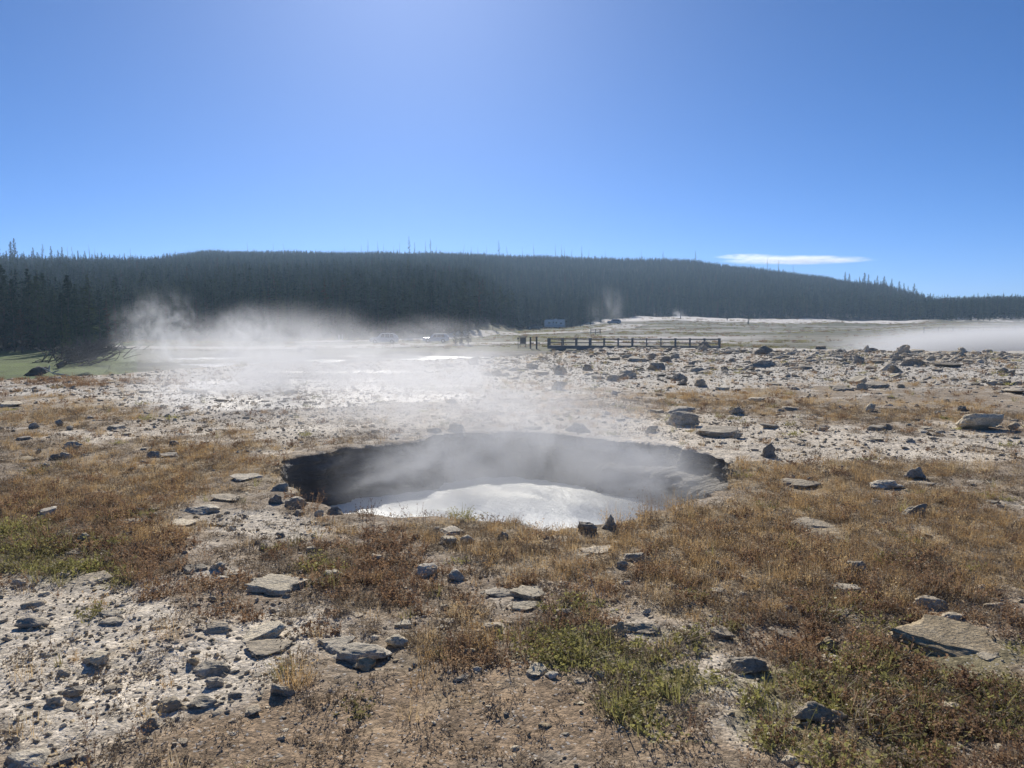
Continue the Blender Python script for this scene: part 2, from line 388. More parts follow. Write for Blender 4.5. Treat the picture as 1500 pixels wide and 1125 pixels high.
M_rock = {
 'white': mat_rock('white_sinter', (0.502, 0.427, 0.302), (0.655, 0.558, 0.402), (0.787, 0.669, 0.488)),
 'pale': mat_rock('pale_sinter', (0.371, 0.301, 0.213), (0.502, 0.417, 0.298), (0.633, 0.524, 0.379)),
 'grey': mat_rock('grey_stone', (0.382, 0.330, 0.244), (0.534, 0.462, 0.352), (0.686, 0.600, 0.464)),
 'dark': mat_rock('dark_stone', (0.231, 0.195, 0.147), (0.364, 0.312, 0.239), (0.546, 0.468, 0.359)),
 'tan': mat_rock('tan_stone', (0.360, 0.275, 0.162), (0.488, 0.380, 0.234), (0.594, 0.480, 0.315)),
}
M_dry = mat_leaf('dry_grass', [(.2, (.27, .185, .105)), (.42, (.47, .305, .14)), (.6, (.60, .425, .205)), (.85, (.62, .52, .36))], .5)
M_red = mat_leaf('reddish_weed', [(.2, (.18, .11, .07)), (.5, (.32, .20, .115)), (.8, (.45, .31, .18))], .48)
M_grn = mat_leaf('green_leaf', [(.2, (.23, .20, .085)), (.5, (.32, .29, .105)), (.8, (.42, .40, .14))], .5)
M_lit = mat_leaf('dead_litter', [(.2, (.18, .135, .09)), (.5, (.32, .245, .16)), (.85, (.48, .39, .28))], .3)
M_needle = mat_leaf('pine_needle', [(.15, (.016, .032, .020)), (.45, (.032, .058, .030)), (.8, (.078, .096, .04))], .10, scale=.05, sheen=0)
M_rust = mat_leaf('rusty_needle', [(.15, (.055, .036, .024)), (.5, (.085, .055, .034)), (.85, (.11, .075, .045))], .15, scale=.05, sheen=0)
M_bark = plain('pine_bark', (.085, .068, .055), .9, .1, var=.4, scale=6)
M_dead = plain('weathered_wood', (.17, .155, .14), .85, .15, var=.4, scale=9)
M_bleach = plain('bleached_wood', (.48, .45, .40), .8, .2, var=.25, scale=9)
M_timber = plain('dark_timber', (.075, .064, .056), .8, .2, var=.35, scale=5)
M_timber2 = plain('grey_timber', (.21, .19, .17), .8, .2, var=.3, scale=5)
M_white = plain('white_paint', (.60, .60, .59), .25, .5, var=.04)
M_silver = plain('silver_paint', (.50, .51, .52), .25, .6, .1, var=.04)
M_blue = plain('blue_grey_paint', (.16, .20, .27), .3, .6, .1, var=.05)
M_black = plain('dark_paint', (.02, .022, .026), .25, .6, var=.1)
M_glass = plain('tinted_glass', (.012, .014, .016), .08, .8, var=.1)
M_rubber = plain('tyre_rubber', (.02, .02, .02), .85, .2, var=.2)
M_alloy = plain('alloy_rim', (.45, .46, .47), .35, .6, .8, var=.1)
M_lamp = plain('lamp_lens', (.75, .76, .78), .1, .8, var=.03)
M_tail = plain('tail_lens', (.35, .02, .015), .2, .6, var=.1)
M_road = plain('pale_road', (.46, .43, .385), .95, .15, var=.15, scale=.6)
M_signface = plain('sign_face', (.10, .085, .07), .6, .3, var=.2)
M_cloth = plain('dark_clothing', (.04, .042, .055), .9, .1, var=.2)
M_skin = plain('skin', (.36, .22, .16), .6, .3, var=.05)
M_hair = plain('hair', (.03, .022, .016), .7, .2, var=.2)

# ------------------------------------------------------------------ ground sheet, centred on the spring
def angles():
    th = []
    def seg(a0, a1, n): th.extend(np.linspace(a0, a1, n, endpoint=False))
    seg(R(-155), R(-25), 820); seg(R(-25), R(40), 160); seg(R(40), R(140), 720); seg(R(140), R(205), 160)
    return np.array(th)
TH = angles(); NS = len(TH)
t = [0.0]; 
while t[-1] < 2050:
    x = t[-1]
    t.append(x + (0.022 if x < 7.5 else max(0.022, min(0.0105 * (x - 5.4), 0.02 * x))))
T = np.array(t); NR = len(T)
rim = rim_r(TH)
base_r = np.where(T[None, :] < 3, rim[:, None], rim[:, None] + (3.2 - rim[:, None]) * sstep(3, 40, T)[None, :]) + T[None, :]
GX = PC[0] + base_r * np.cos(TH)[:, None]; GY = PC[1] + base_r * np.sin(TH)[:, None]
GX = GX.ravel(); GY = GY.ravel()
GZ = height(GX, GY)
tt = np.tile(T, NS)
GZ = GZ + 0.05 * np.exp(-(tt / .5) ** 2) * (fbm2(GX * 1.3, GY * 1.3, 51, 2)) - 0.03 * np.exp(-tt / .05)
dry, red, grn, pale, soil = masks(GX, GY)
def mixn(c, m, to): return c * (1 - m[:, None]) + np.array(to)[None, :] * m[:, None]
base = np.empty((len(GX), 3)); base[:] = (.30, .235, .165)
base = mixn(base, pale, (.57, .495, .39)); 
farf = sstep(14, 30, np.hypot(GX, GY)); base = mixn(base, farf * pale * .6, (.50, .475, .425))
base = mixn(base, soil * (1 - pale * .4), (.315, .225, .142))
base = mixn(base, dry * .75, (.34, .265, .165)); base = mixn(base, red * .75, (.26, .19, .125)); base = mixn(base, grn * .75, (.22, .19, .10))
wet = sstep(.4, .9, blobs([(420,590,260,50,1.2),(560,560,220,25,.8),(960,550,60,8,.8)], *pixel_of(GX, GY))) * (np.hypot(GX, GY) < 60) * sstep(.5, .6, fbm2(GX * .12, GY * .55, 66, 3))
# beyond the field: river banks, meadow, flats, sinter mound, forest floor
gpx = px_of(GX, GY); gd = depth_of(GX, GY)
gdw = gd + (fbm2(GX * .08, GY * .08, 61, 4) - .5) * gd * .16
edge = np.interp(gpx, EDGE_PX, EDGE_D)
beyond = sstep(0, 3, gd - edge - 1)
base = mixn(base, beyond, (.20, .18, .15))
meadow = sstep(58, 63, gdw) * (1 - sstep(240, 700, gpx)) + sstep(112, 117, gdw) * sstep(240, 700, gpx) 
meadow = np.clip(meadow, 0, 1) * beyond
mcol = np.where((gpx < 200)[:, None], np.array([.095, .125, .028])[None, :], np.array([.12, .115, .062])[None, :])
nn = fbm2(GX * .35, GY * .35, 62, 4)[:, None]
base = base * (1 - meadow[:, None]) + mcol * (.6 + .8 * nn) * meadow[:, None]
right = sstep(820, 900, gpx) * beyond
flats = right * (1 - .75 * sstep(1050, 1150, gpx)) * sstep(130, 140, gdw) * (1 - sstep(172, 182, gdw)); base = mixn(base, flats, (.46, .42, .38))
olive = right * sstep(172, 182, gdw) * (1 - sstep(268, 280, gd)); base = mixn(base, olive, (.115, .115, .07)); stk = sstep(.5, .68, fbm2(GX * .03, GY * .16, 64, 4)); base = mixn(base, right * stk * .85 * (1 - sstep(272, 282, gd)), (.36, .33, .29)); stk2 = sstep(.52, .62, fbm2(GX * .04 + 7, GY * .2, 65, 4)); base = mixn(base, right * stk2 * .7, (.13, .12, .09))
mound = right * sstep(272, 282, gd + 4 * (nn[:, 0] - .5)) * (1 - sstep(1330, 1380, gpx)); base = mixn(base, mound, (.62, .57, .52))
clear = sstep(1375, 1400, gpx) * sstep(300, 320, gdw) * (1 - sstep(385, 400, gdw)) * sstep(.5, .58, nn[:, 0]); base = mixn(base, clear, (.50, .46, .41))
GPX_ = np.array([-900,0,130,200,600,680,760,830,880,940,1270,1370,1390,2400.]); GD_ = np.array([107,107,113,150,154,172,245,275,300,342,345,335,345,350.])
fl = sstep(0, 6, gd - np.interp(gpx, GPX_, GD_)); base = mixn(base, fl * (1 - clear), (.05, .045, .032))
base *= (.8 + .4 * fbm2(GX * .9, GY * .9, 63, 4))[:, None]
idx = np.arange(NS * NR).reshape(NS, NR); nx = np.roll(idx, -1, axis=0)
F = np.stack([idx[:, :-1], idx[:, 1:], nx[:, 1:], nx[:, :-1]], -1).reshape(-1, 4)
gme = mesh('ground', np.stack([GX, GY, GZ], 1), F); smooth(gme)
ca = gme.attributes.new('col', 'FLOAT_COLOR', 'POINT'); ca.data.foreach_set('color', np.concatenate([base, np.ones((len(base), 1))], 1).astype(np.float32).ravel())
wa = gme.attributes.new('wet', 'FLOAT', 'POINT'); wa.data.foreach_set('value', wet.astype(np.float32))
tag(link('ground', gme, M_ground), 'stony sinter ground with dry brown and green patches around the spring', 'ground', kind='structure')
RIMZ = GZ.reshape(NS, NR)[:, 0]

# crater wall below the rim
prof = np.linspace(0, 1, 42)
WZ = -1.05; LEV = -0.72
thn = TH
inw = 0.16 + 0.22 * fbm2(np.cos(thn) * 2.5 + 5, np.sin(thn) * 2.5 + 5, 71, 3)
rightside = np.exp(-((thn - R(25)) / R(32)) ** 2); inw = inw + rightside * 0.40 + 0.12 * np.exp(-((thn - R(155)) / R(30)) ** 2)
inw = inw + .36 * np.clip(np.sin(thn - R(8)), 0, 1) ** 1.3 + .46 * np.clip(np.sin(thn + R(30)), 0, 1) ** 1.3
Zp = RIMZ[:, None] + (WZ - RIMZ[:, None]) * prof[None, :]
lip = -0.05 * np.sin(np.clip(prof * 5, 0, PI))[None, :] * -1
shape_lin = prof[None, :] ** 1.3
ledge = 0.5 * sstep(.22, .34, prof)[None, :] + .5 * prof[None, :] ** 1.5
shp = shape_lin * (1 - rightside[:, None]) + ledge * rightside[:, None]
Wr = rim[:, None] + lip * (1 - shp) - inw[:, None] * shp
Wx0 = PC[0] + Wr * np.cos(thn)[:, None]; Wy0 = PC[1] + Wr * np.sin(thn)[:, None]
P3 = np.stack([Wx0.ravel() * 3, Wy0.ravel() * 3, Zp.ravel() * 6], 1)
dn = (vn3(P3, 3) - .5) * .15 + (vn3(P3 * 2.7, 4) - .5) * .09 + (vn3(P3 * 7, 5) - .5) * .035
bed = fbm2(Zp.ravel() * 11 + 3 * fbm2(Wx0.ravel() * .8, Wy0.ravel() * .8, 103, 2), np.tile(thn[:, None], (1, len(prof))).ravel() * 3, 104, 3) - .5
dn = dn + bed * .22
dn = dn.reshape(NS, -1) * np.clip(prof * 12, 0, 1)[None, :]
Wr = Wr + dn
Wx = PC[0] + Wr * np.cos(thn)[:, None]; Wy = PC[1] + Wr * np.sin(thn)[:, None]
k = len(prof); idx = np.arange(NS * k).reshape(NS, k); nx = np.roll(idx, -1, axis=0)
F = np.stack([idx[:, :-1], nx[:, :-1], nx[:, 1:], idx[:, 1:]], -1).reshape(-1, 4)
wme = mesh('crater_wall', np.stack([Wx.ravel(), Wy.ravel(), Zp.ravel()], 1), F); smooth(wme)
pl0 = np.exp(-(prof / .16) ** 2)[None, :] * sstep(.42, .62, fbm2(Wx * 1.5, Wy * 1.5, 74, 4)) * .6
pl = rightside[:, None] * np.exp(-((prof - .36) / .11) ** 2)[None, :] * sstep(.35, .6, fbm2(Wx * 2, Wy * 2, 73, 3)) * .8
pa = wme.attributes.new('pale', 'FLOAT', 'POINT'); pa.data.foreach_set('value', np.clip(pl + pl0, 0, 1).astype(np.float32).ravel())
tag(link('crater_wall', wme, mat_wall()), 'dark steep wall of the hot spring crater under the rim', 'wall', kind='structure')

# milky water in the spring: boiling, choppy surface
q = np.linspace(0, 1, 170) ** .8; tw = np.linspace(0, 2 * PI, 420, endpoint=False)
rw = rim_r(tw) + .05
PX = PC[0] + (rw[:, None] * q[None, :]) * np.cos(tw)[:, None]; PY = PC[1] + (rw[:, None] * q[None, :]) * np.sin(tw)[:, None]
PZ = LEV + (fbm2(PX * 2.2, PY * 2.2, 81, 3) - .5) * .025 + (np.abs(fbm2(PX * 9, PY * 9, 82, 3) - .5)) * .022
idx = np.arange(420 * 170).reshape(420, 170); nx = np.roll(idx, -1, axis=0)
F = np.stack([idx[:, :-1], idx[:, 1:], nx[:, 1:], nx[:, :-1]], -1).reshape(-1, 4)
pme = mesh('spring_water', np.stack([PX.ravel(), PY.ravel(), PZ.ravel()], 1), F); smooth(pme)
tag(link('spring_water', pme, mat_pool()), 'milky white boiling water at the bottom of the spring', 'water', kind='structure')

# river sheet between the banks
pxs = np.linspace(-900, 2400, 160); V = []; 
bk = np.array([[c[1][1][0], c[1][4][0]] for c in COLS], float)
n_ = 24
for p in pxs:
    a = np.interp(p, CPX, bk[:, 0]) + .5; b = np.interp(p, CPX, bk[:, 1]) + 3
    for j in range(n_):
        d = a + (b - a) * j / (n_ - 1); V.append(((p - 750) / FPX * d, d, -2.9))
idx = np.arange(160 * n_).reshape(160, n_)
F = np.stack([idx[:-1, :-1], idx[1:, :-1], idx[1:, 1:], idx[:-1, 1:]], -1).reshape(-1, 4)
tag(link('river_water', mesh('river_water', V, F), mat_water()), 'shallow river glittering behind the stony field', 'water', kind='structure')

# pale roads draped on the flats
def strip(name, pts, label, lift=.09):
    P = []
    for (p, d, w) in pts: P.append(((p - 750) / FPX * d, d, w))
    fine = []
    for i in range(len(P) - 1):
        for s_ in np.linspace(0, 1, 24, endpoint=False): fine.append([P[i][j] * (1 - s_) + P[i + 1][j] * s_ for j in range(3)])
    fine.append(list(P[-1])); fine = np.array(fine)
    for _ in range(10): fine[1:-1, :2] = (fine[:-2, :2] + fine[1:-1, :2] * 2 + fine[2:, :2]) / 4
    tg = np.gradient(fine[:, :2], axis=0); tg /= np.linalg.norm(tg, axis=1)[:, None]; nm = np.stack([-tg[:, 1], tg[:, 0]], 1)
    rows = 7; V = []
    wob = .8 + .4 * vn2(np.arange(len(fine)) * .3, np.zeros(len(fine)), 91)
    for j in range(rows):
        o = (j / (rows - 1) - .5)
        xy = fine[:, :2] + nm * (fine[:, 2] * o * wob)[:, None]
        V.append(np.concatenate([xy, (height(xy[:, 0], xy[:, 1]) + lift)[:, None]], 1))
    V = np.stack(V, 1); n = len(fine)
    idx = np.arange(n * rows).reshape(n, rows)
    F = np.stack([idx[:-1, :-1], idx[:-1, 1:], idx[1:, 1:], idx[1:, :-1]], -1).reshape(-1, 4)
    return tag(link(name, smooth(mesh(name, V.reshape(-1, 3), F)), M_road), label, 'road', kind='structure')
strip('path', [(120,124,7),(300,125,8),(450,126,9),(600,131,9),(700,136,9),(760,139,8),(800,136,6)], 'pale gravel path along the far river bank')
strip('road', [(430,141,4),(520,145,5),(640,152,6),(700,178,9),(770,192,10),(840,205,12),(890,232,12),(930,262,10)], 'pale road behind the parked white cars')

# ------------------------------------------------------------------ rocks
def ico(sub):
    bm = bmesh.new(); bmesh.ops.create_icosphere(bm, subdivisions=sub, radius=1)
    V = np.array([v.co for v in bm.verts]); F = np.array([[v.index for v in f.verts] for f in bm.faces]); bm.free(); return V, F
ICO = {s: ico(s) for s in (2, 3, 4, 5)}
def rock_mesh(name, kind, seed, sub=4):
    r = np.random.default_rng(seed); V, F = ICO[sub]; V = V.copy()
    V = np.sign(V) * np.abs(V) ** .75; V /= np.linalg.norm(V, axis=1)[:, None] ** .8
    n = {'slab': 9, 'block': 13, 'boulder': 12, 'upright': 10, 'angular': 11}[kind]
    for i in range(n):
        d = r.normal(size=3); d /= np.linalg.norm(d)
        if kind == 'slab': d[2] *= .25; d /= np.linalg.norm(d)
        off = r.uniform(.45, .85) if kind != 'boulder' else r.uniform(.7, .95)
        s = V @ d; V = V - np.where(s > off, s - off, 0)[:, None] * d[None, :]
    if kind == 'slab':
        for sg in (1, -1):
            d = np.array([r.normal() * .1, r.normal() * .1, sg]); d /= np.linalg.norm(d)
            s = V @ d; V = V - np.where(s > .42, (s - .42) * .96, 0)[:, None] * d[None, :]
    if kind == 'upright':
        k = 1 - .42 * np.clip((V[:, 2] + .3), 0, 1.4); V[:, 0] = V[:, 0] * k + .25 * np.clip(V[:, 2], 0, 1); V[:, 1] *= k
    if kind == 'angular':
        V[:, 0] += .35 * V[:, 2]
    sh = r.uniform(0, 50, 3)
    nr = V / np.linalg.norm(V, axis=1)[:, None]
    amp = (vn3(V * 1.7 + sh, seed) - .5) * .42 + (vn3(V * 4.5 + sh, seed + 1) - .5) * .2 + (vn3(V * 11 + sh, seed + 2) - .5) * .09
    if kind == 'slab': nr = nr * np.array([1, 1, .5])
    V = V + nr * amp[:, None]
    mn, mx = V.min(0), V.max(0); V = (V - (mn + mx) / 2) / (mx - mn); V[:, 2] += .5
    if kind != 'slab': lowk = 1 + np.clip(.55 - V[:, 2], 0, .4) * 1.0; V[:, 0] *= lowk; V[:, 1] *= lowk
    mn, mx = V.min(0), V.max(0); V[:, :2] /= (mx - mn)[:2]
    return V, F
ROCKS = []           # (x, y, radius, short name)
def rock(px, py, w, h, kind, tone, label, short='', yaw=None, tilt=0, seed=None, group='rocks on the thermal ground', deep=None):
    seed = seed if seed is not None else int(px * 7 + py * 13)
    r = random.Random(seed)
    x, y, z = at(px, py)
    e_ = float(np.interp(px, EDGE_PX, EDGE_D)) - 1.2
    if y > e_: x, y, z = atd(px, e_)
    d = y; m = d / FPX
    W = w * m; vis = h * m; s = max(0.02, (py - 474) / FPX)
    dp = W * (deep if deep else r.uniform(.6, .85)); 
    H = max(vis * .38, (vis - dp * s * .8)); dp = min(dp, max(W * .35, vis / s * 1.1))
    while y > PC[1] and inside_pool(np.array([x]), np.array([y - .05]), .06)[0]: y += .05
    V, F = rock_mesh('rock', kind, seed, 5 if W > .22 else 4)
    bury = .14 if kind == 'slab' else .3
    if kind == 'slab': H *= .72
    V = V * np.array([W * 1.1, dp * (1.15 if kind == 'slab' else 1), H * (1 + bury)])
    V[:, 2] -= H * bury
    me = smooth(mesh('rock', V, F))
    o = link('rock', me, M_rock[tone], loc=(x, y + dp * .45, z))
    o.rotation_euler = (r.uniform(.02, .16) if kind == 'slab' else r.uniform(-.06, .06), tilt, r.uniform(-.25, .25) if yaw is None else yaw)
    tag(o, label, 'rock', group)
    ROCKS.append((x, y + dp * .45, max(W, dp) * .5, short, label, tone, px, py))
    return o
H = [
 # px, py(base), w, h, kind, tone, label, short
 (398,871,86,34,'slab','white','long cracked cream slab with a dark hollow under its left edge','cream hollow slab'),
 (362,868,22,9,'angular','white','small white chip at the left tip of the hollow cream slab',''),
 (381,941,64,34,'slab','white','curved white slab tilted up to the right on pebbly ground','curved white slab',0,-.25),
 (384,964,72,22,'slab','pale','flat pale slab lying just below the curved white slab',''),
 (38,923,45,26,'block','dark','dark greenish block with a pale top edge at the far left','dark left block'),
 (159,903,36,13,'slab','grey','grey flat stone, upper one of a close pair','close pair'),
 (160,916,34,13,'boulder','grey','smooth grey rounded stone, lower one of a close pair',''),
 (131,978,42,28,'angular','white','sharp white angular rock on pale gravel','sharp white rock'),
 (88,992,22,17,'boulder','pale','small pale stone beside the sharp white rock',''),
 (313,927,40,20,'slab','pale','pale triangular flake among dark red weeds','triangular flake'),
 (305,992,58,28,'block','grey','long grey block with a blunt left face on white gravel','long grey block'),
 (311,1008,27,21,'block','dark','small dark cubic stone under the long grey block',''),
 (102,1022,34,20,'angular','dark','dark wedge stone on the pale gravel slope','dark wedge'),
 (74,1035,28,21,'boulder','pale','speckled round stone left of the dark wedge',''),
 (245,1044,38,30,'boulder','pale','speckled pale boulder with pitted face','speckled boulder'),
 (290,1041,52,28,'block','grey','bulky grey rock with a deep shaded front','bulky grey rock'),
 (217,1068,28,22,'block','pale','pale squarish stone with a bluish face','squarish pale stone'),
 (24,1130,66,40,'boulder','grey','big smooth grey boulder in the bottom left corner','corner boulder'),
 (122,1119,30,20,'block','dark','dark grey stone at the bottom edge near the corner boulder',''),
 (88,1122,36,24,'angular','dark','dark jagged stone right of the corner boulder',''),
 (406,1022,40,28,'block','grey','pale grey block beside a bushy grass clump','block by the grass clump'),
 (486,956,52,27,'slab','grey','layered grey stone with a split front','split layered stone'),
 (524,975,92,42,'boulder','grey','wide domed grey brown boulder half sunk in soil','domed boulder'),
 (533,984,34,24,'block','tan','tan chunk leaning on the front of the domed boulder',''),
 (580,949,32,23,'boulder','white','rounded white rock behind the domed boulder',''),
 (687,965,25,20,'boulder','tan','yellowish rounded stone in brown grass','yellowish stone'),
 (676,998,24,12,'angular','pale','little pale flake on brown soil','little pale flake'),
 (788,991,36,20,'slab','white','flat greenish white block with a sharp shadow','greenish white block'),
 (809,995,20,14,'angular','grey','small bluish lump touching the greenish white block',''),
 (722,926,36,20,'block','pale','pale square topped block on the gravel clearing','square topped block'),
 (656,916,26,12,'slab','pale','thin pale stone by a dark tuft','thin pale stone'),
 (588,919,32,14,'slab','white','white and black flat stone among weeds','white and black stone'),
 (773,879,52,25,'slab','white','white layered slab with dark bedding lines','layered white slab'),
 (733,875,44,15,'slab','dark','dark wedge slab left of the layered white slab',''),
 (769,895,42,16,'slab','white','flat white plate in front of the layered white slab',''),
 (826,902,28,14,'boulder','pale','smooth pale stone half buried in dry grass','smooth pale stone'),
 (904,928,24,22,'upright','pale','pale wedge standing against a flat pale block',''),
 (940,928,56,22,'block','pale','flat pale block with a notch in its front','notched block'),
 (1416,962,165,50,'slab','tan','huge sand coloured slab sloping down to the right','huge sand coloured slab',-.35,.14),
 (1402,911,42,18,'boulder','pale','mottled whitish stone on top of the huge slab',''),
 (1200,1060,70,44,'block','pale','big grey white rock with a bright left face','big bright faced rock'),
 (1216,955,36,26,'boulder','tan','round tan lump in green cover','round tan lump'),
 (1223,970,32,10,'slab','grey','thin grey stone below the round tan lump',''),
 (1161,1120,26,17,'boulder','white','small white stone at the bottom edge','small bottom edge stone'),
 (1149,1080,22,14,'block','grey','little grey stone near the big bright faced rock',''),
 (1098,988,66,36,'angular','dark','broad dark rock with whitish crust in brown weeds','broad dark rock'),
 (1153,938,40,18,'slab','pale','pale tilted plate in brown weeds','pale tilted plate',0,.35),
 (1246,868,44,16,'boulder','grey','low blue grey stone in dry brown grass','low blue grey stone'),
 (1263,838,42,21,'block','dark','dark block with a white cap in dry grass','white capped dark block'),
 (1241,903,32,12,'slab','pale','flat pale stone sunk in red grass','sunken pale stone'),
 (1371,892,50,24,'block','pale','pale crumbling rock behind the huge slab','crumbling pale rock'),
 (1320,951,38,13,'slab','pale','narrow pale stone beside the left tip of the huge slab',''),
 (1393,1044,34,20,'angular','white','white crumbly lump in dark weeds','white crumbly lump'),
 (1455,967,30,10,'slab','white','thin white flake under the huge slab',''),
 (990,986,26,15,'boulder','pale','pale egg shaped stone by a gravel patch','egg shaped stone'),
 (1060,936,36,22,'slab','pale','ragged pale plate leaning in brown grass','ragged pale plate'),
 (1056,870,26,11,'slab','white','bright white bar stone in dry grass','white bar stone'),
 (931,823,38,17,'boulder','grey','grey hump under the tan grass','grey hump'),
 (873,811,46,12,'slab','pale','pale arched ledge stone in brown grass','pale arched ledge'),
 (624,845,34,22,'angular','grey','grey wedge pointing up to the right','grey wedge'),
 (668,852,26,21,'boulder','grey','round grey stone beside the grey wedge',''),
 (553,826,30,18,'boulder','pale','pale lump with dark front in weeds','dark fronted pale lump'),
 (486,846,26,17,'slab','white','white topped stone in green weeds','white topped stone'),
 (662,784,42,15,'slab','dark','dark flat rock near the rim','dark flat rim rock'),
 (656,799,28,16,'boulder','white','white rock below the dark flat rim rock','white rim rock'),
 (684,795,22,14,'boulder','white','smaller white rock beside the white rim rock',''),
 (738,793,22,18,'block','dark','dark rounded stone in brown grass near the rim','dark rim stone'),
 (895,778,24,28,'upright','grey','pointed grey rock standing at the near rim','pointed rim rock'),
 (861,785,28,24,'block','dark','rough dark rock left of the pointed rim rock',''),
 (488,756,24,17,'boulder','dark','dark round stone on the left part of the near rim','round rim stone'),
 (402,741,28,20,'block','dark','dark rock, left one at the pool left corner','dark corner rocks'),
 (430,744,30,20,'boulder','dark','dark round rock, right one at the pool left corner',''),
 (408,723,26,18,'angular','dark','dark rock at the top of the left corner pile',''),
 (354,706,46,14,'slab','grey','smooth flat grey slab left of the pool','smooth flat grey slab'),
 (326,735,42,14,'slab','pale','pale ledge stone in brown grass left of the pool','pale ledge stone'),
 (262,771,38,12,'slab','white','white flat stone with a dark underside','white flat stone'),
 (190,768,36,12,'slab','pale','low pale plate beside an orange tuft','low pale plate'),
 (287,753,62,18,'angular','grey','broken grey ledge above the white flat stone',''),
 (62,758,38,20,'slab','grey','slanted grey slab in red brown grass','slanted grey slab',0,-.3),
 (116,797,24,19,'block','pale','pale nub standing in red grass','pale nub'),
 (106,813,28,10,'slab','pale','thin pale stone under the pale nub',''),
 (124,856,56,18,'slab','pale','broad pale plate level with the green weeds','broad pale plate'),
 (281,839,38,14,'slab','dark','dark low slab on pale gravel','dark low slab'),
 (318,835,22,14,'boulder','grey','grey stone with pale cap behind the gravel','pale capped grey stone'),
 (340,844,32,11,'slab','pale','pale flat stone just left of the cream slab',''),
 (24,858,26,12,'boulder','grey','grey stone peeping out of green weeds','peeping grey stone'),
 (222,671,22,12,'boulder','dark','round dark rock, left one of the four dark rocks','four dark rocks'),
 (245,670,28,9,'slab','dark','low dark rock with a white top, right one of four',''),
 (219,662,9,7,'angular','dark','tiny dark rock behind the round dark rock',''),
 (231,663,10,7,'angular','dark','tiny dark peak in the middle of the four dark rocks',''),
 (102,658,28,13,'block','dark','dark lump with a peak left of the spring','dark peaked lump'),
 (78,674,14,10,'angular','dark','dark stone, left one below the peaked lump',''),
 (93,672,18,11,'boulder','dark','dark stone, right one below the peaked lump',''),
 (38,676,26,9,'slab','tan','low tan stone at the left margin','low tan stone'),
 (253,653,13,9,'boulder','dark','single dark stone by tan grass','single dark stone'),
 (165,629,24,9,'slab','grey','grey stone on the far left gravel','far left grey stone'),
 (85,624,12,10,'angular','dark','dark stump shaped stone far left','stump shaped stone'),
 (10,596,30,10,'slab','white','white topped ledge at the left margin','white topped ledge'),
 (1128,671,20,24,'upright','dark','upright dark stone right of the pool','upright dark stone'),
 (1053,640,66,19,'slab','dark','long low dark rock behind the right rim','long low dark rock'),
 (1004,624,48,24,'boulder','grey','lumpy grey boulder with white lichen on top','lichen topped boulder'),
 (847,635,38,18,'block','dark','flat topped dark rock behind the pool','flat topped dark rock'),
 (780,637,34,10,'angular','dark','ragged dark stone behind the middle of the pool','ragged dark stone'),
 (632,642,26,13,'boulder','grey','grey rock on the far rim, left one of two in the steam','far rim rocks'),
 (664,637,28,15,'boulder','grey','grey rock on the far rim, right one of two in the steam',''),
 (1449,631,58,30,'angular','white','white flaking rock with many thin layers','white flaking rock'),
 (1345,703,28,21,'upright','dark','pointed dark rock in pale grass','pointed dark rock'),
 (1305,717,50,18,'boulder','grey','rounded grey boulder left of the pointed dark rock',''),
 (1358,713,32,9,'slab','pale','pale slab in front of the pointed dark rock',''),
 (1178,716,52,18,'slab','pale','pale layered rock with ragged left tip','ragged layered rock'),
 (1288,631,30,11,'slab','grey','whale shaped grey rock with a pale back','whale shaped rock'),
 (1304,630,10,10,'block','dark','small dark block right of the whale shaped rock',''),
 (1198,774,64,14,'slab','pale','long flat pale outcrop in tan grass','long flat outcrop'),
 (1346,756,34,22,'angular','dark','brown dark lump in tan grass','brown dark lump'),
 (1261,562,24,12,'slab','white','bright tilted slab far right','bright tilted slab',0,-.4),
 (1284,568,44,11,'slab','dark','dark flat rock under the bright tilted slab',''),
 (1120,519,32,13,'block','dark','largest dark rock on the far edge of the field','far edge rock'),
 (1117,538,40,12,'angular','dark','jagged dark rock in front of the far edge rock',''),
 (1343,537,34,13,'block','dark','dark square rock on the far right field','dark square rock'),
 (1396,538,40,9,'slab','dark','long dark flat rock far right','long far right rock'),
 (1412,517,16,9,'block','grey','grey box shaped rock on the misty far edge','box shaped rock'),
 (1272,516,14,11,'upright','grey','lone grey tooth at the edge of the mist','lone grey tooth'),
 (1060,572,20,8,'slab','white','white bar of stone in the far tan grass','far white bar'),
 (964,542,26,12,'block','dark','dark humped rock beside the white sinter patch','humped field rock'),
 (998,558,26,12,'angular','dark','dark rock right of the white sinter patch','right patch rock'),
 (920,552,30,11,'boulder','grey','grey rounded rock left of the white sinter patch','left patch rock'),
 (780,540,20,9,'boulder','dark','dark oval rock on the far pale field','dark oval rock'),
 (715,551,16,9,'block','dark','dark block at the edge of the drifting steam','steam edge block'),
 (1238,572,34,8,'slab','dark','dark flat rock on the far field left of the bright slab',''),
 (1110,588,26,9,'slab','white','white plank shaped stone in far grass','plank shaped stone'),
 (1278,603,14,13,'angular','white','small white peak in far grass','small white peak'),
]
for hrec in H:
    rock(*hrec)
print('hero rocks', len(H), time.time()-T0)
LM = [r for r in ROCKS if r[3]]
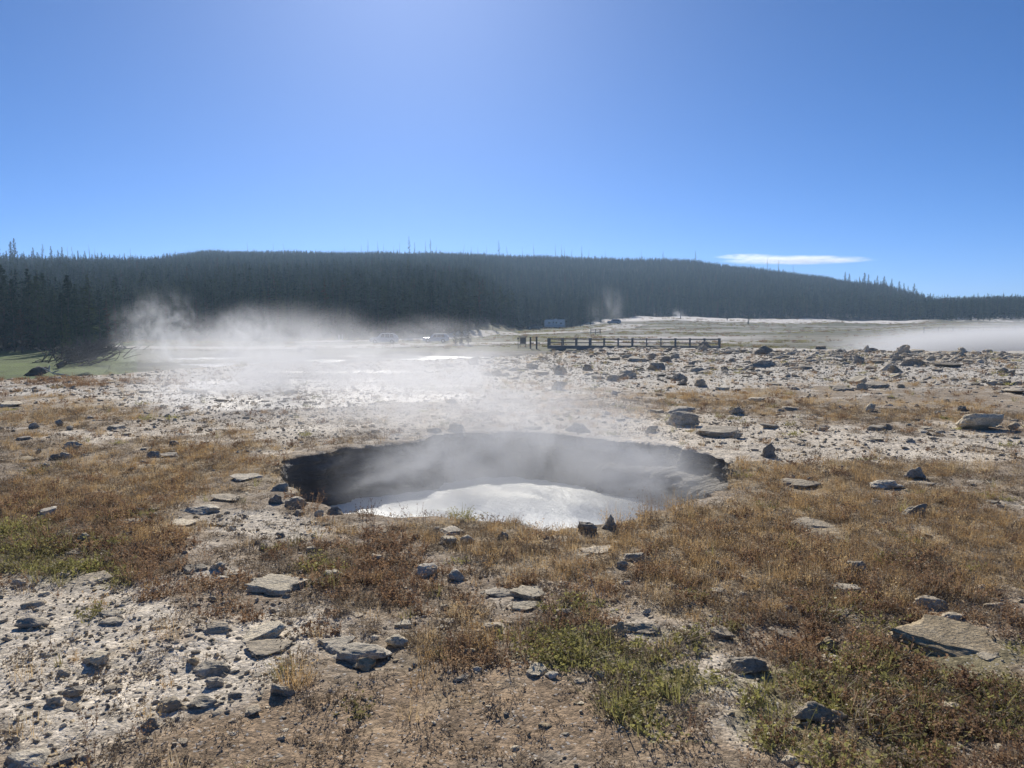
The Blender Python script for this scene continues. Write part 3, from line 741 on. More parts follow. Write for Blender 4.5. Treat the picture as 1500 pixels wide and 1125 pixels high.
# further single stones, told apart by the landmark rock next to them
USED = {}
def filler(px, py, w, h, tone, kind):
    x, y, z = at(px, py)
    if inside_pool(np.array([x]), np.array([y]), .12)[0] or y > float(np.interp(px, EDGE_PX, EDGE_D)) - 1: return False
    for q in ROCKS:
        if (q[0] - x) ** 2 + (q[1] - y) ** 2 < (q[2] + w * y / FPX * .5) ** 2: return False
    L_ = min(LM, key=lambda q: (q[6] - px) ** 2 + ((q[7] - py) * 1.6) ** 2)
    dx, dy = px - L_[6], py - L_[7]
    if abs(dx) > abs(dy) * 1.2: rel = 'right of' if dx > 0 else 'left of'
    else: rel = 'in front of' if dy > 0 else 'behind'
    dist = math.hypot(dx, dy); near = 'close ' if dist < 45 else ('just ' if dist < 90 else 'well ')
    if rel in ('in front of', 'behind') and near == 'well ': near = 'far '
    size = 'small' if w > 13 else 'tiny'
    kd = {'slab': 'flat stone', 'block': 'blocky stone', 'boulder': 'rounded stone', 'angular': 'jagged stone', 'upright': 'upright stone'}[kind]
    lab = f"{size} {tone} {kd} {near}{rel} the {L_[3]}"
    if lab in USED: return False
    USED[lab] = 1
    rock(px, py, w, h, kind, tone, lab, '', seed=int(px * 31 + py * 17), group='small stones')
    return True
def batch(n, x0, x1, y0, y1, w0, w1, tones, kinds):
    c = 0; tries = 0
    while c < n and tries < n * 8:
        tries += 1
        px = random.uniform(x0, x1); py = random.uniform(y0, y1); w = random.uniform(w0, w1) * random.uniform(.7, 1.15)
        kd = random.choice(kinds); h = w * (random.uniform(.28, .45) if kd == 'slab' else random.uniform(.45, .75))
        if filler(px, py, w, h, random.choice(tones), kd): c += 1
AL = ['block', 'boulder', 'angular', 'slab', 'slab']
batch(34, 0, 420, 930, 1110, 9, 22, ['grey', 'pale', 'pale', 'white', 'dark'], AL)
batch(14, 60, 420, 840, 930, 9, 22, ['pale', 'white', 'grey'], AL)
batch(20, 200, 480, 745, 830, 8, 20, ['pale', 'white', 'grey', 'dark'], AL)
batch(22, 480, 860, 780, 930, 8, 20, ['pale', 'grey', 'white'], AL)
batch(16, 850, 1120, 820, 1060, 9, 22, ['pale', 'white', 'tan'], AL)
batch(12, 1120, 1490, 760, 1100, 9, 20, ['pale', 'grey', 'tan'], AL)
batch(18, 0, 330, 565, 690, 8, 20, ['dark', 'grey', 'pale', 'white'], AL)
batch(14, 1080, 1490, 640, 740, 8, 20, ['grey', 'pale', 'dark'], AL)
batch(54, 690, 1495, 510, 560, 8, 24, ['dark', 'grey', 'grey', 'grey', 'pale'], ['block', 'angular', 'slab', 'slab', 'slab'])
batch(22, 780, 1495, 560, 640, 9, 24, ['dark', 'grey', 'pale', 'white'], AL)
batch(12, 450, 1050, 960, 1110, 7, 13, ['grey', 'pale', 'white'], AL)
print('rocks', len(ROCKS), time.time()-T0)
for q_ in ROCKS:
    if inside_pool(np.array([q_[0]]), np.array([q_[1] - q_[2] * .4]), -.02)[0]: print('IN POOL', q_)

# ------------------------------------------------------------------ scattered small stuff (uncountable): one object each
def scatter(name, label, protos, P, rot, scl, kidx):
    c = bpy.data.collections.new(name + '_shapes')
    for i, me in enumerate(protos):
        o = bpy.data.objects.new(f'{name}_shape_{i:02d}', me); c.objects.link(o)
    me = bpy.data.meshes.new(name); me.vertices.add(len(P)); me.vertices.foreach_set('co', np.asarray(P, np.float32).ravel())
    a = me.attributes.new('rot', 'FLOAT_VECTOR', 'POINT'); a.data.foreach_set('vector', np.asarray(rot, np.float32).ravel())
    a = me.attributes.new('scl', 'FLOAT_VECTOR', 'POINT'); a.data.foreach_set('vector', np.asarray(scl, np.float32).ravel())
    a = me.attributes.new('kidx', 'INT', 'POINT'); a.data.foreach_set('value', np.asarray(kidx, np.int32))
    o = link(name, me)
    ng = bpy.data.node_groups.new(name, 'GeometryNodeTree')
    ng.interface.new_socket('Geometry', in_out='INPUT', socket_type='NodeSocketGeometry')
    ng.interface.new_socket('Geometry', in_out='OUTPUT', socket_type='NodeSocketGeometry')
    gi = ng.nodes.new('NodeGroupInput'); go = ng.nodes.new('NodeGroupOutput')
    ci = ng.nodes.new('GeometryNodeCollectionInfo'); ci.inputs['Collection'].default_value = c
    ci.inputs['Separate Children'].default_value = True; ci.inputs['Reset Children'].default_value = True
    ip = ng.nodes.new('GeometryNodeInstanceOnPoints'); ip.inputs['Pick Instance'].default_value = True
    def na(nm, ty):
        n = ng.nodes.new('GeometryNodeInputNamedAttribute'); n.data_type = ty; n.inputs['Name'].default_value = nm; return n.outputs[0]
    ng.links.new(gi.outputs[0], ip.inputs['Points']); ng.links.new(ci.outputs[0], ip.inputs['Instance'])
    ng.links.new(na('kidx', 'INT'), ip.inputs['Instance Index'])
    e2r = ng.nodes.new('FunctionNodeEulerToRotation'); ng.links.new(na('rot', 'FLOAT_VECTOR'), e2r.inputs[0]); ng.links.new(e2r.outputs[0], ip.inputs['Rotation'])
    ng.links.new(na('scl', 'FLOAT_VECTOR'), ip.inputs['Scale'])
    ng.links.new(ip.outputs[0], go.inputs[0])
    md = o.modifiers.new('scatter', 'NODES'); md.node_group = ng
    tag(o, label, kind='stuff'); return o
def blades(n, h0, h1, spread, w, lean, seed, leaf=0, leafsz=.02, curl=.4, segs=3):
    """a tuft: n tapering blades, optional little leaves or seed heads along each"""
    r = np.random.default_rng(seed); V = []; F = []
    for i in range(n):
        a = r.uniform(0, 2 * PI); rad = spread * math.sqrt(r.uniform()); bx, by = rad * math.cos(a), rad * math.sin(a)
        hh = r.uniform(h0, h1); la = a + r.normal() * .9; ln = abs(r.normal()) * lean
        side = np.array([-math.sin(la), math.cos(la), 0]) * w; b = len(V)
        pts = []
        for s in range(segs + 1):
            t_ = s / segs; o = hh * ln * (t_ + curl * t_ * t_)
            p = np.array([bx + math.cos(la) * o, by + math.sin(la) * o, hh * (t_ - .25 * curl * ln * t_ * t_) - .012]); pts.append(p)
            k = (1 - t_ * .85); V += [p - side * k, p + side * k]
        for s in range(segs): F.append((b + 2 * s, b + 2 * s + 1, b + 2 * s + 3, b + 2 * s + 2))
        for j in range(leaf):
            t_ = r.uniform(.25, 1); p = pts[0] + (pts[-1] - pts[0]) * t_; 
            d = r.normal(size=3); d[2] = abs(d[2]) * .6 + .1; d /= np.linalg.norm(d); e = np.cross(d, r.normal(size=3)); e /= np.linalg.norm(e)
            sz = leafsz * r.uniform(.5, 1.2); b = len(V); V += [p, p + d * sz * .5 + e * sz * .3, p + d * sz, p + d * sz * .5 - e * sz * .3]; F.append((b, b + 1, b + 2, b + 3))
    return np.array(V), F
def tuft_meshes(nm, mat, specs):
    out_ = []
    for i, sp in enumerate(specs):
        V, F = blades(**sp); me = mesh(f'{nm}_{i}', V, F); me.materials.append(mat); out_.append(me)
    return out_
T_dry = tuft_meshes('dry_tuft', M_dry, [dict(n=44, h0=.035, h1=.115, spread=.08, w=.0016, lean=.55, seed=s) for s in range(4)] + [dict(n=22, h0=.06, h1=.16, spread=.05, w=.0014, lean=.4, seed=s + 9, leaf=3, leafsz=.016) for s in range(2)])
T_red = tuft_meshes('red_tuft', M_red, [dict(n=20, h0=.03, h1=.10, spread=.08, w=.0014, lean=.5, seed=s + 20, leaf=9, leafsz=.02) for s in range(4)] + [dict(n=9, h0=.08, h1=.16, spread=.05, w=.0014, lean=.3, seed=s + 29, leaf=10, leafsz=.014) for s in range(2)])
T_grn = tuft_meshes('green_tuft', M_grn, [dict(n=36, h0=.025, h1=.085, spread=.09, w=.003, lean=.9, seed=s + 40, leaf=4, leafsz=.022) for s in range(4)] + [dict(n=16, h0=.07, h1=.15, spread=.04, w=.0026, lean=.5, seed=s + 49) for s in range(2)])
T_lit = tuft_meshes('litter', M_lit, [dict(n=46, h0=.012, h1=.045, spread=.11, w=.0024, lean=1.5, seed=s + 60, leaf=3, leafsz=.016) for s in range(4)])
def candidates(dens, dmax=62, dmin=2.6):
    """random ground spots in the wedge before the viewer; dens(d) per square metre"""
    out_ = []
    edges = np.concatenate([np.arange(dmin, 16, .7), np.arange(16, dmax, 2.0)])
    for a, b in zip(edges[:-1], edges[1:]):
        n = rng.poisson(dens((a + b) / 2) * .5 * (b * b - a * a) * R(88))
        r_ = np.sqrt(rng.uniform(a * a, b * b, n)); ph = rng.uniform(R(-44), R(44), n); out_.append(np.stack([r_ * np.sin(ph), r_ * np.cos(ph)], 1))
    P = np.concatenate(out_); 
    keep = ~inside_pool(P[:, 0], P[:, 1], .03)
    d = depth_of(P[:, 0], P[:, 1]); e = np.interp(px_of(P[:, 0], P[:, 1]), EDGE_PX, EDGE_D); keep &= d < e + 1
    return P[keep]
RX = np.array([[r[0], r[1], r[2]] for r in ROCKS])
def off_rocks(P, f=1.05):
    k = np.ones(len(P), bool)
    for x, y, r_ in RX: k &= (((P[:, 0] - x) ** 2 + (P[:, 1] - y) ** 2) > (r_ * f) ** 2) & (((P[:, 0] - x) ** 2 + (P[:, 1] - y + r_ * .8) ** 2) > (r_ * f * .95) ** 2)
    return k
def place(P, nk, s0, s1, tilt=.12, flatz=None, grow=True):
    n = len(P); z = height(P[:, 0], P[:, 1]); d = np.hypot(P[:, 0], P[:, 1])
    rot = np.stack([rng.normal(0, tilt, n), rng.normal(0, tilt, n), rng.uniform(0, 2 * PI, n)], 1)
    s = rng.uniform(s0, s1, n) * (1 + (np.clip((d - 10) / 40, 0, 1) * .9 if grow else 0)); sc = np.stack([s, s, s * rng.uniform(.75, 1.25, n)], 1)
    return np.concatenate([P, z[:, None]], 1), rot, sc, rng.integers(0, nk, n)
def mk_stuff(name, label, protos, dens, prob, s0, s1, tilt=.12, offr=True):
    P = candidates(dens); mk = masks(P[:, 0], P[:, 1]); p = prob(*mk, P)
    P = P[rng.uniform(size=len(P)) < p]
    if offr: P = P[off_rocks(P)]
    print(name, len(P)); scatter(name, label, protos, *place(P, len(protos), s0, s1, tilt))
fall = lambda k, d0: (lambda d: k * min(1, (d0 / d) ** 1.25))
mk_stuff('dry_grass', 'tan and orange dry grass growing over the stony ground', T_dry, fall(170, 8), lambda dr, rd, gr, pa, so, P: np.clip(dr * (1 - .45 * pa) + .03, 0, 1) * .50 * (1 - .8 * so), .6, 1.15)
mk_stuff('reddish_weeds', 'dark reddish brown weeds with seed heads', T_red, fall(190, 7), lambda dr, rd, gr, pa, so, P: np.clip(rd * (1 - .5 * pa) + .03 + .08 * dr, 0, 1) * .44 * (1 - .75 * so), .6, 1.2)
mk_stuff('green_ground_cover', 'low yellow green plants creeping over the ground', T_grn, fall(190, 7), lambda dr, rd, gr, pa, so, P: np.clip(gr * (1 - .4 * pa) + .012, 0, 1) * .4, .7, 1.25)
mk_stuff('dead_plant_litter', 'dead brown moss and plant litter on bare soil', T_lit, fall(170, 7), lambda dr, rd, gr, pa, so, P: (1 - .65 * so) * np.clip((.34 + .25 * dr + .35 * rd + .1 * so + .2 * gr) * (1 - .8 * pa), 0, 1) * (np.hypot(P[:, 0], P[:, 1]) < 20), .5, 1.2, .25)
peb = []
for i in range(10):
    V, F = rock_mesh('pebble', ['block', 'angular', 'slab', 'boulder', 'slab'][i % 5], 900 + i, 3 if i < 5 else 2)
    V = V * np.array([1, .8, .55 if i % 5 != 2 else .3]); V[:, 2] -= .12
    me = mesh(f'pebble_{i}', V, F); me.materials.append(M_rock[['pale', 'grey', 'white', 'pale', 'pale', 'tan', 'pale', 'grey', 'white', 'dark'][i]]); peb.append(me)
P = candidates(lambda d: 620 * min(1, (5 / d) ** 1.35)); dr, rd, gr, pa, so = masks(P[:, 0], P[:, 1]); d = np.hypot(P[:, 0], P[:, 1])
keep = rng.uniform(size=len(P)) < np.clip((.16 + .84 * pa - .1 * dr + .1 * so) * (.35 + 1.1 * fbm2(P[:, 0] * 2.5, P[:, 1] * 2.5, 96, 3)), .04, 1); P = P[keep]; d = d[keep]; pa = pa[keep]
size = np.exp(rng.normal(math.log(.0095), .72, len(P))) * (1 + np.clip((d - 6) / 25, 0, 2.2)) * (.7 + .5 * pa)
size = np.clip(size, .005, .012 + .005 * d)
z = height(P[:, 0], P[:, 1]); n = len(P); print('pebbles', n)
scatter('rubble', 'countless small chips and pebbles of pale sinter', peb, np.concatenate([P, z[:, None]], 1), np.stack([rng.normal(0, .3, n), rng.normal(0, .3, n), rng.uniform(0, 2 * PI, n)], 1),
        np.stack([size * rng.uniform(.7, 1.4, n), size * rng.uniform(.7, 1.3, n), size * rng.uniform(.6, 1.4, n)], 1), rng.integers(0, 10, n))
P = candidates(lambda d: 55 * min(1, (6 / d) ** 1.15), 48); dr, rd, gr, pa, so = masks(P[:, 0], P[:, 1]); d = np.hypot(P[:, 0], P[:, 1])
keep = rng.uniform(size=len(P)) < np.clip((.35 + .65 * pa) * (2.4 * fbm2(P[:, 0] * 1.4, P[:, 1] * 1.4, 101, 3) - .55), .02, 1); P = P[keep & True]; d = d[keep]; P_ = off_rocks(P, .8); P = P[P_]; d = d[P_]; n = len(P); print('chips', n)
size = np.clip(np.exp(rng.normal(math.log(.032), .55, n)), .012, .10) * (1 + np.clip((d - 6) / 30, 0, 1)); z = height(P[:, 0], P[:, 1])
scatter('stone_chips', 'uncounted fist sized sinter chips half sunk between the plants', peb, np.concatenate([P, z[:, None] - .004], 1), np.stack([rng.normal(0, .25, n), rng.normal(0, .25, n), rng.uniform(0, 2 * PI, n)], 1),
        np.stack([size * rng.uniform(.8, 1.7, n), size * rng.uniform(.7, 1.2, n), size * rng.uniform(.45, 1.1, n)], 1), rng.choice([0, 2, 3, 4, 6, 8, 1, 5], n))
# rougher stones of the far field and the river bank
P = candidates(lambda d: 0 if d < 15 else 11, 64); px, py = pixel_of(P[:, 0], P[:, 1]); n1 = fbm2(P[:, 0] * .25, P[:, 1] * .25, 95, 3)
keep = rng.uniform(size=len(P)) < np.clip((n1 - .38) * 3.2, .05, 1) * np.clip((px - 250) / 450, .25, 1); P = P[keep]; n = len(P); print('field stones', n)
d = np.hypot(P[:, 0], P[:, 1]); size = np.exp(rng.normal(math.log(.14), .65, n)) * np.clip(d / 40, .45, 1.3); size = np.clip(size, .08, .6); z = height(P[:, 0], P[:, 1])
fs = []
for i in range(8):
    V, F = rock_mesh('stone', ['block', 'angular', 'slab', 'slab'][i % 4], 950 + i, 3); V = V * np.array([1, .8, .42 if i % 4 < 2 else .24]); V[:, 2] -= .1
    me = mesh(f'field_stone_{i}', V, F); me.materials.append(M_rock[['dark', 'grey', 'dark', 'pale', 'dark', 'grey', 'pale', 'grey'][i]]); fs.append(me)
scatter('far_rubble', 'countless dark and grey stones strewn over the far field', fs, np.concatenate([P, z[:, None]], 1), np.stack([rng.normal(0, .12, n), rng.normal(0, .12, n), rng.uniform(0, 2 * PI, n)], 1),
        np.stack([size * rng.uniform(.8, 1.7, n), size, size * rng.uniform(.5, 1.2, n)], 1), rng.integers(0, 8, n))

# low sage and sedge on the flats beyond the river
q_ = rng.uniform(118, 300, 9000); p_ = rng.uniform(120, 1560, 9000); P = np.stack([(p_ - 750) / FPX * q_, q_], 1); zz = height(P[:, 0], P[:, 1])
keep = (fbm2(P[:, 0] * .06, P[:, 1] * .2, 105, 3) > .5) & (zz > -2.7) & (q_ < np.interp(p_, GPX_, GD_)); P = P[keep]; zz = zz[keep]; n = len(P); print('flat shrubs', n)
scatter('low_shrubs', 'uncounted low sage and sedge dotting the flats beyond the river', T_red + T_grn, np.concatenate([P, zz[:, None]], 1), np.stack([np.zeros(n), np.zeros(n), rng.uniform(0, 2 * PI, n)], 1), np.stack([rng.uniform(3.5, 9, n)] * 2 + [rng.uniform(2.5, 5.5, n)], 1), rng.integers(0, 12, n))

# single clumps one can point to
def clump(px, py, hpx, mat, cat, label, name, **kw):
    x, y, z = at(px, py); hm = hpx * y / FPX
    V, F = blades(seed=int(px + py), h0=hm * .45, h1=hm * 1.05, **kw)
    o = link(name, mesh(name, V, F), mat, loc=(x, y, z)); tag(o, label, cat, 'single plants on the stony ground'); return o
G_ = dict(spread=.08, w=.0017, lean=.4, leaf=2, leafsz=.015)
clump(432,1002,56,M_dry,'grass','bushy brown grass clump standing on white gravel','grass_clump',n=95,**{**G_, 'spread': .09})
clump(410,992,34,M_grn,'grass','green shoots at the left foot of the bushy brown clump','grass_clump',n=50,**G_)
clump(676,905,34,M_dry,'grass','round dark tuft between pale stones','grass_clump',n=80,**{**G_, 'lean': .7})
clump(668,975,36,M_red,'weed','dark brown tuft left of the yellowish stone','weed_clump',n=60,**{**G_, 'leaf': 6})
clump(1282,1072,50,M_grn,'grass','bright green tuft of broad blades among dark weeds','grass_clump',n=26,spread=.05,w=.005,lean=.7)
clump(1122,1010,40,M_grn,'grass','light green blades beside the broad dark rock','grass_clump',n=24,spread=.05,w=.004,lean=.6)
clump(1140,1052,34,M_grn,'grass','yellow green tuft left of the big bright faced rock','grass_clump',n=30,spread=.08,w=.004,lean=.8)
clump(206,800,42,M_dry,'grass','orange tuft beside the low pale plate','grass_clump',n=60,**G_)
clump(218,860,66,M_red,'weed','tall red weed at the edge of the pale gravel','weed_clump',n=34,**{**G_, 'leaf': 9, 'spread': .07})
clump(878,880,44,M_bleach,'twig','bleached forked twig sticking out of brown grass','dead_twig',n=5,spread=.03,w=.004,lean=.5)
clump(960,757,44,M_dry,'grass','tall dry grass on the right part of the near rim','grass_clump',n=110,**{**G_, 'spread': .22})
clump(1002,752,40,M_dry,'grass','wispy dry grass at the right end of the near rim','grass_clump',n=80,**{**G_, 'spread': .2})
clump(905,772,38,M_dry,'grass','dry grass right beside the pointed rim rock','grass_clump',n=80,**{**G_, 'spread': .14})
clump(536,758,34,M_red,'weed','dark seed stalks on the near rim before the milky water','weed_clump',n=26,**{**G_, 'leaf': 8, 'spread': .12})
clump(608,760,26,M_red,'weed','thin stalks on the near rim left of the rim hump','weed_clump',n=22,**{**G_, 'leaf': 7, 'spread': .14})
clump(675,757,16,M_grn,'plant','low dark green cushion on the rim hump','cushion_plant',n=70,spread=.12,w=.003,lean=.8,leaf=3,leafsz=.02)
clump(455,750,40,M_red,'weed','greyish weed right of the dark corner rocks','weed_clump',n=44,**{**G_, 'leaf': 7, 'spread': .1})
clump(1268,708,34,M_dry,'grass','pale tan tuft behind the rounded grey boulder','grass_clump',n=70,**{**G_, 'spread': .16})
clump(1232,690,30,M_dry,'grass','greenish tan tuft on the pale clay flat edge','grass_clump',n=70,**{**G_, 'spread': .16})
clump(1425,690,36,M_dry,'grass','spreading tan tuft right of the pointed dark rock','grass_clump',n=90,**{**G_, 'spread': .3})

# ------------------------------------------------------------------ trees
def crown_far(seed, h=13, rmax=1.5, wh=20, nb=6, bare=.12):
    r = np.random.default_rng(seed); V = []; F = []
    for i in range(wh):
        t_ = i / (wh - 1); z = h * (bare + (1 - bare) * t_ ** .95)
        rad = rmax * ((1 - t_) ** .55 * .85 + .08) * r.uniform(.7, 1.25)
        for j in range(nb):
            if r.uniform() < .12: continue
            a = r.uniform(0, 2 * PI); ln = rad * r.uniform(.55, 1.15); dr = ln * r.uniform(-.1, .55) * (1 - t_ * .7)
            d = np.array([math.cos(a), math.sin(a), 0]); s = np.array([-math.sin(a), math.cos(a), r.normal() * .5]); w = ln * r.uniform(.28, .5)
            p = np.array([0, 0, z + r.normal() * h * .012]); b = len(V)
            V += [p + [0, 0, .12], p + d * ln * .55 + s * w - [0, 0, dr * .5], p + d * ln - [0, 0, dr], p + d * ln * .55 - s * w - [0, 0, dr * .6]]
            F.append((b, b + 1, b + 2, b + 3))
    b = len(V); V += [np.array([.1, 0, h * .93]), np.array([0, 0, h * 1.01]), np.array([-.1, 0.05, h * .93]), np.array([0, -.1, h * .9])]; F.append((b, b + 1, b + 2, b + 3))
    return V, F
def crown_near(seed, h=11, rmax=2.0, wh=26, nb=6, bare=.1, fuzz=8):
    r = np.random.default_rng(seed); V = []; F = []
    lean = r.normal(0, .01, 2)
    for i in range(wh):
        t_ = i / (wh - 1); z = h * (bare + (1 - bare) * t_ ** .95)
        rad = rmax * ((1 - t_) ** .7 * .92 + .05) * r.uniform(.7, 1.2)
        if t_ < .25: rad *= .6 + 1.6 * t_
        for j in range(nb):
            if r.uniform() < .15: continue
            a = r.uniform(0, 2 * PI); ln = rad * r.uniform(.5, 1.15); dr = r.uniform(-.25, .35) * (1 - t_) - .2 * t_
            d = np.array([math.cos(a), math.sin(a), -dr])
            for q in range(fuzz):
                f = r.uniform(.2, 1.0); p = np.array([0, 0, z]) + d * ln * f + r.normal(0, .06 + .05 * ln, 3)
                sz = r.uniform(.16, .34) * (1.15 - .5 * t_); u = d * r.uniform(.4, 1) + r.normal(0, .5, 3); u /= np.linalg.norm(u); v = np.cross(u, r.normal(size=3)); v /= np.linalg.norm(v)
                b = len(V); V += [p - u * sz, p + v * sz * .34, p + u * sz, p - v * sz * .34]; F.append((b, b + 1, b + 2, b + 3))
    return V, F
def trunk_mb(h, r0=.16, seed=0, stubs=0):
    r = random.Random(seed); m = MB(); n = 7
    pts = [(r.uniform(-.04, .04) * i, r.uniform(-.04, .04) * i, h * i / (n - 1) - (.3 if i == 0 else 0)) for i in range(n)]
    m.tube(pts, [r0 * (1 - .93 * i / (n - 1)) for i in range(n)], 6)
    for k in range(stubs):
        z = h * r.uniform(.2, .97); a = r.uniform(0, 2 * PI); l = r.uniform(.25, 1.0) * (1.05 - z / h) * h * .16 + .15
        m.tube([(0, 0, z), (math.cos(a) * l, math.sin(a) * l, z + l * r.uniform(-.3, .5))], [r0 * .22, r0 * .06], 4)
    return m
fp = []
for i in range(9):
    hh = 13.0; V, F = crown_far(500 + i, hh, random.uniform(1.15, 1.7), random.randint(17, 23), 6, random.choice([.08, .15, .3]))
    tm = trunk_mb(hh * .96, .15, i); nv = len(V); V = list(V) + tm.v; ft = [tuple(k + nv for k in f) for f in tm.f]
    me = mesh(f'forest_tree_{i}', V, F + ft); me.materials.append(M_rust if i == 8 else M_needle); me.materials.append(M_bark)
    mi = np.zeros(len(me.polygons), np.int32); mi[len(F):] = 1; me.polygons.foreach_set('material_index', mi); fp.append(me)
tm = trunk_mb(11, .13, 77, 16); me = mesh('forest_tree_9', tm.v, tm.f); me.materials.append(M_dead); fp.append(me)
def forest_points():
    out_ = []
    for (a, b, sp) in ((100, 330, 2.3), (330, 800, 2.7), (800, 1480, 6.5)):
        xs = np.arange(-b * .98, b * .98, sp); ys = np.arange(a * .6, b, sp); X, Y = np.meshgrid(xs, ys); X = X.ravel() + rng.uniform(-.5, .5, X.size) * sp; Y = Y.ravel() + rng.uniform(-.5, .5, Y.size) * sp
        px = 750 + FPX * X / Y; k = (px > -260) & (px < 1760) & (Y >= a) & (Y < b)
        X = X[k]; Y = Y[k]; px = px[k]
        g = np.interp(px, GPX_, GD_) + 3 + 8 * (fbm2(X * .06, Y * .06, 97, 2) - .3)
        k = Y > g
        dm = np.interp(px, [-300, 130, 250, 1200, 1290, 1370, 1380, 1800], [540, 560, 740, 780, 680, 610, 1480, 1480]); k &= Y < dm
        nn_ = fbm2(X * .02, Y * .02, 98, 3)
        k &= ~((px > 1375) & (Y < 620) & (nn_ < .46))
        k &= rng.uniform(size=len(X)) < .93
        out_.append(np.stack([X[k], Y[k]], 1))
    return np.concatenate(out_)
P = forest_points(); n = len(P); print('forest', n, time.time()-T0)
z = height(P[:, 0], P[:, 1]) - .2; hs = rng.normal(1, .17, n).clip(.55, 1.5) * (.85 + .35 * fbm2(P[:, 0] * .015, P[:, 1] * .015, 99, 3))
hs *= np.interp(P[:, 1], [100, 200, 330, 560, 720], [.70, .66, .62, .45, .33])
ki = rng.integers(0, 8, n); u = rng.uniform(size=n); ki[u < .035] = 8; ki[u > .996] = 9
scatter('forest', 'dense dark conifer forest covering the long hillside', fp, np.concatenate([P, z[:, None]], 1), np.stack([rng.normal(0, .02, n), rng.normal(0, .02, n), rng.uniform(0, 2 * PI, n)], 1),
        np.stack([hs * rng.uniform(.85, 1.35, n) * np.interp(P[:, 1], [100, 350, 700], [1.05, 1.15, 1.5])] * 2 + [hs], 1), ki)
# single pines: shapes shared, every tree its own object with trunk and crown
PINE = []
for i in range(5):
    hh = 11.0; V, F = crown_near(700 + i, hh, [1.9, 2.3, 1.6, 2.1, 1.8][i], 26, 6, [.06, .16, .1, .22, .04][i]); tm = trunk_mb(hh * .97, .17, 30 + i, 4)
    PINE.append((mesh(f'pine_trunk_{i}', tm.v, tm.f), mesh(f'pine_crown_{i}', V, F)))
    PINE[-1][0].materials.append(M_bark); PINE[-1][1].materials.append(M_needle)
V, F = crown_near(750, 8, 2.2, 18, 6, .2, 6); tm = trunk_mb(7.8, .15, 40, 10); PINE.append((mesh('pine_trunk_5', tm.v, tm.f), mesh('pine_crown_5', V, F))); PINE[-1][0].materials.append(M_bark); PINE[-1][1].materials.append(M_rust)
SPARSE = []
for i in range(3):
    V, F = crown_near(760 + i, 12, 1.25, 15, 4, .3, 5); tm = trunk_mb(12, .16, 50 + i, 10); SPARSE.append((mesh(f'sparse_trunk_{i}', tm.v, tm.f), mesh(f'sparse_crown_{i}', V, F)))
    SPARSE[-1][0].materials.append(M_bark); SPARSE[-1][1].materials.append(M_needle)
SNAG = []
for i in range(4):
    tm = trunk_mb(12, .26, 60 + i, [3, 8, 5, 14][i]); me = mesh(f'snag_{i}', tm.v, tm.f); me.materials.append(M_dead); SNAG.append(me)
def tree(x, y, hm, set_, base_h, label, group, name='pine_tree', wk=1.0):
    tr, cr = set_; e = empty(name, (x, y, h1(x, y) - .1), random.uniform(0, 2 * PI)); s = hm / base_h; e.scale = (s * wk, s * wk, s)
    tag(e, label, 'tree', group); link('trunk', tr, None, e); link('crown', cr, None, e); return e
def snag(x, y, hm, label, k=None, group='bare dead trunks on the skyline'):
    o = link('dead_tree', SNAG[random.randrange(4) if k is None else k], None, loc=(x, y, h1(x, y) - .2)); s = hm / 12; o.scale = (s, s, s); o.rotation_euler = (random.gauss(0, .04), random.gauss(0, .06), random.uniform(0, 6))
    return tag(o, label, 'dead tree', group)
ORD = ['first', 'second', 'third', 'fourth', 'fifth', 'sixth', 'seventh', 'eighth', 'ninth', 'tenth', 'eleventh', 'twelfth', 'thirteenth', 'fourteenth', 'fifteenth', 'sixteenth', 'seventeenth', 'eighteenth', 'nineteenth', 'twentieth', 'twenty first', 'twenty second', 'twenty third', 'twenty fourth']
# edge of the wood behind the left meadow
lefts = [(-25,108,13,1),(-8,109,12,0),(8,111,12.5,3),(22,109,10.5,2),(33,107,6.4,5),(46,112,12,0),(57,110,11,1),(68,113,11.5,4),(80,109,9,2),(93,104,8.5,1),(103,108,11,3),(114,112,10,0),(124,116,9.5,4),(136,122,9,2),(148,130,9.5,0)]
for i, (p, d, hm, k) in enumerate(lefts):
    x = (p - 750) / FPX * d
    tree(x, d, hm, PINE[k], 8 if k == 5 else 11, 'rust tinged small pine in front of the dark wood by the meadow' if k == 5 else f'dark pine behind the left meadow, {ORD[i]} from the left', 'pines along the left meadow')
tree((98 - 750) / FPX * 92, 92, 5.6, PINE[1], 11, 'small dark pine leaning over the fallen trunk on the left bank', 'pines along the left meadow')
# front row of the wood behind the road
row = sorted([(165,150),(190,152),(214,151),(236,153),(262,152),(290,153),(318,151),(345,153),(372,152),(398,152),(418,150),(432,151),(450,152),(474,153),(496,153),(508,148),(530,154),(590,156),(612,157),(700,178),(722,192),(745,222)])
for i, (p, d) in enumerate(row):
    x = (p - 750) / FPX * d
    tree(x, d + random.uniform(-1, 2), random.uniform(5.5, 9.5), PINE[random.randrange(5)], 11, f'front row pine behind the pale road, {ORD[i]} from the left', 'front row pines behind the road', wk=.85)
row2 = [(772,252),(790,266),(838,272),(851,268),(866,272),(880,282),(897,300)]
for i, (p, d) in enumerate(row2):
    tree((p - 750) / FPX * d, d + 3, random.uniform(8, 12), PINE[random.randrange(5)], 11, f'tall pine near the white trailer, {ORD[i]} from left', 'pines around the trailer', wk=.8)
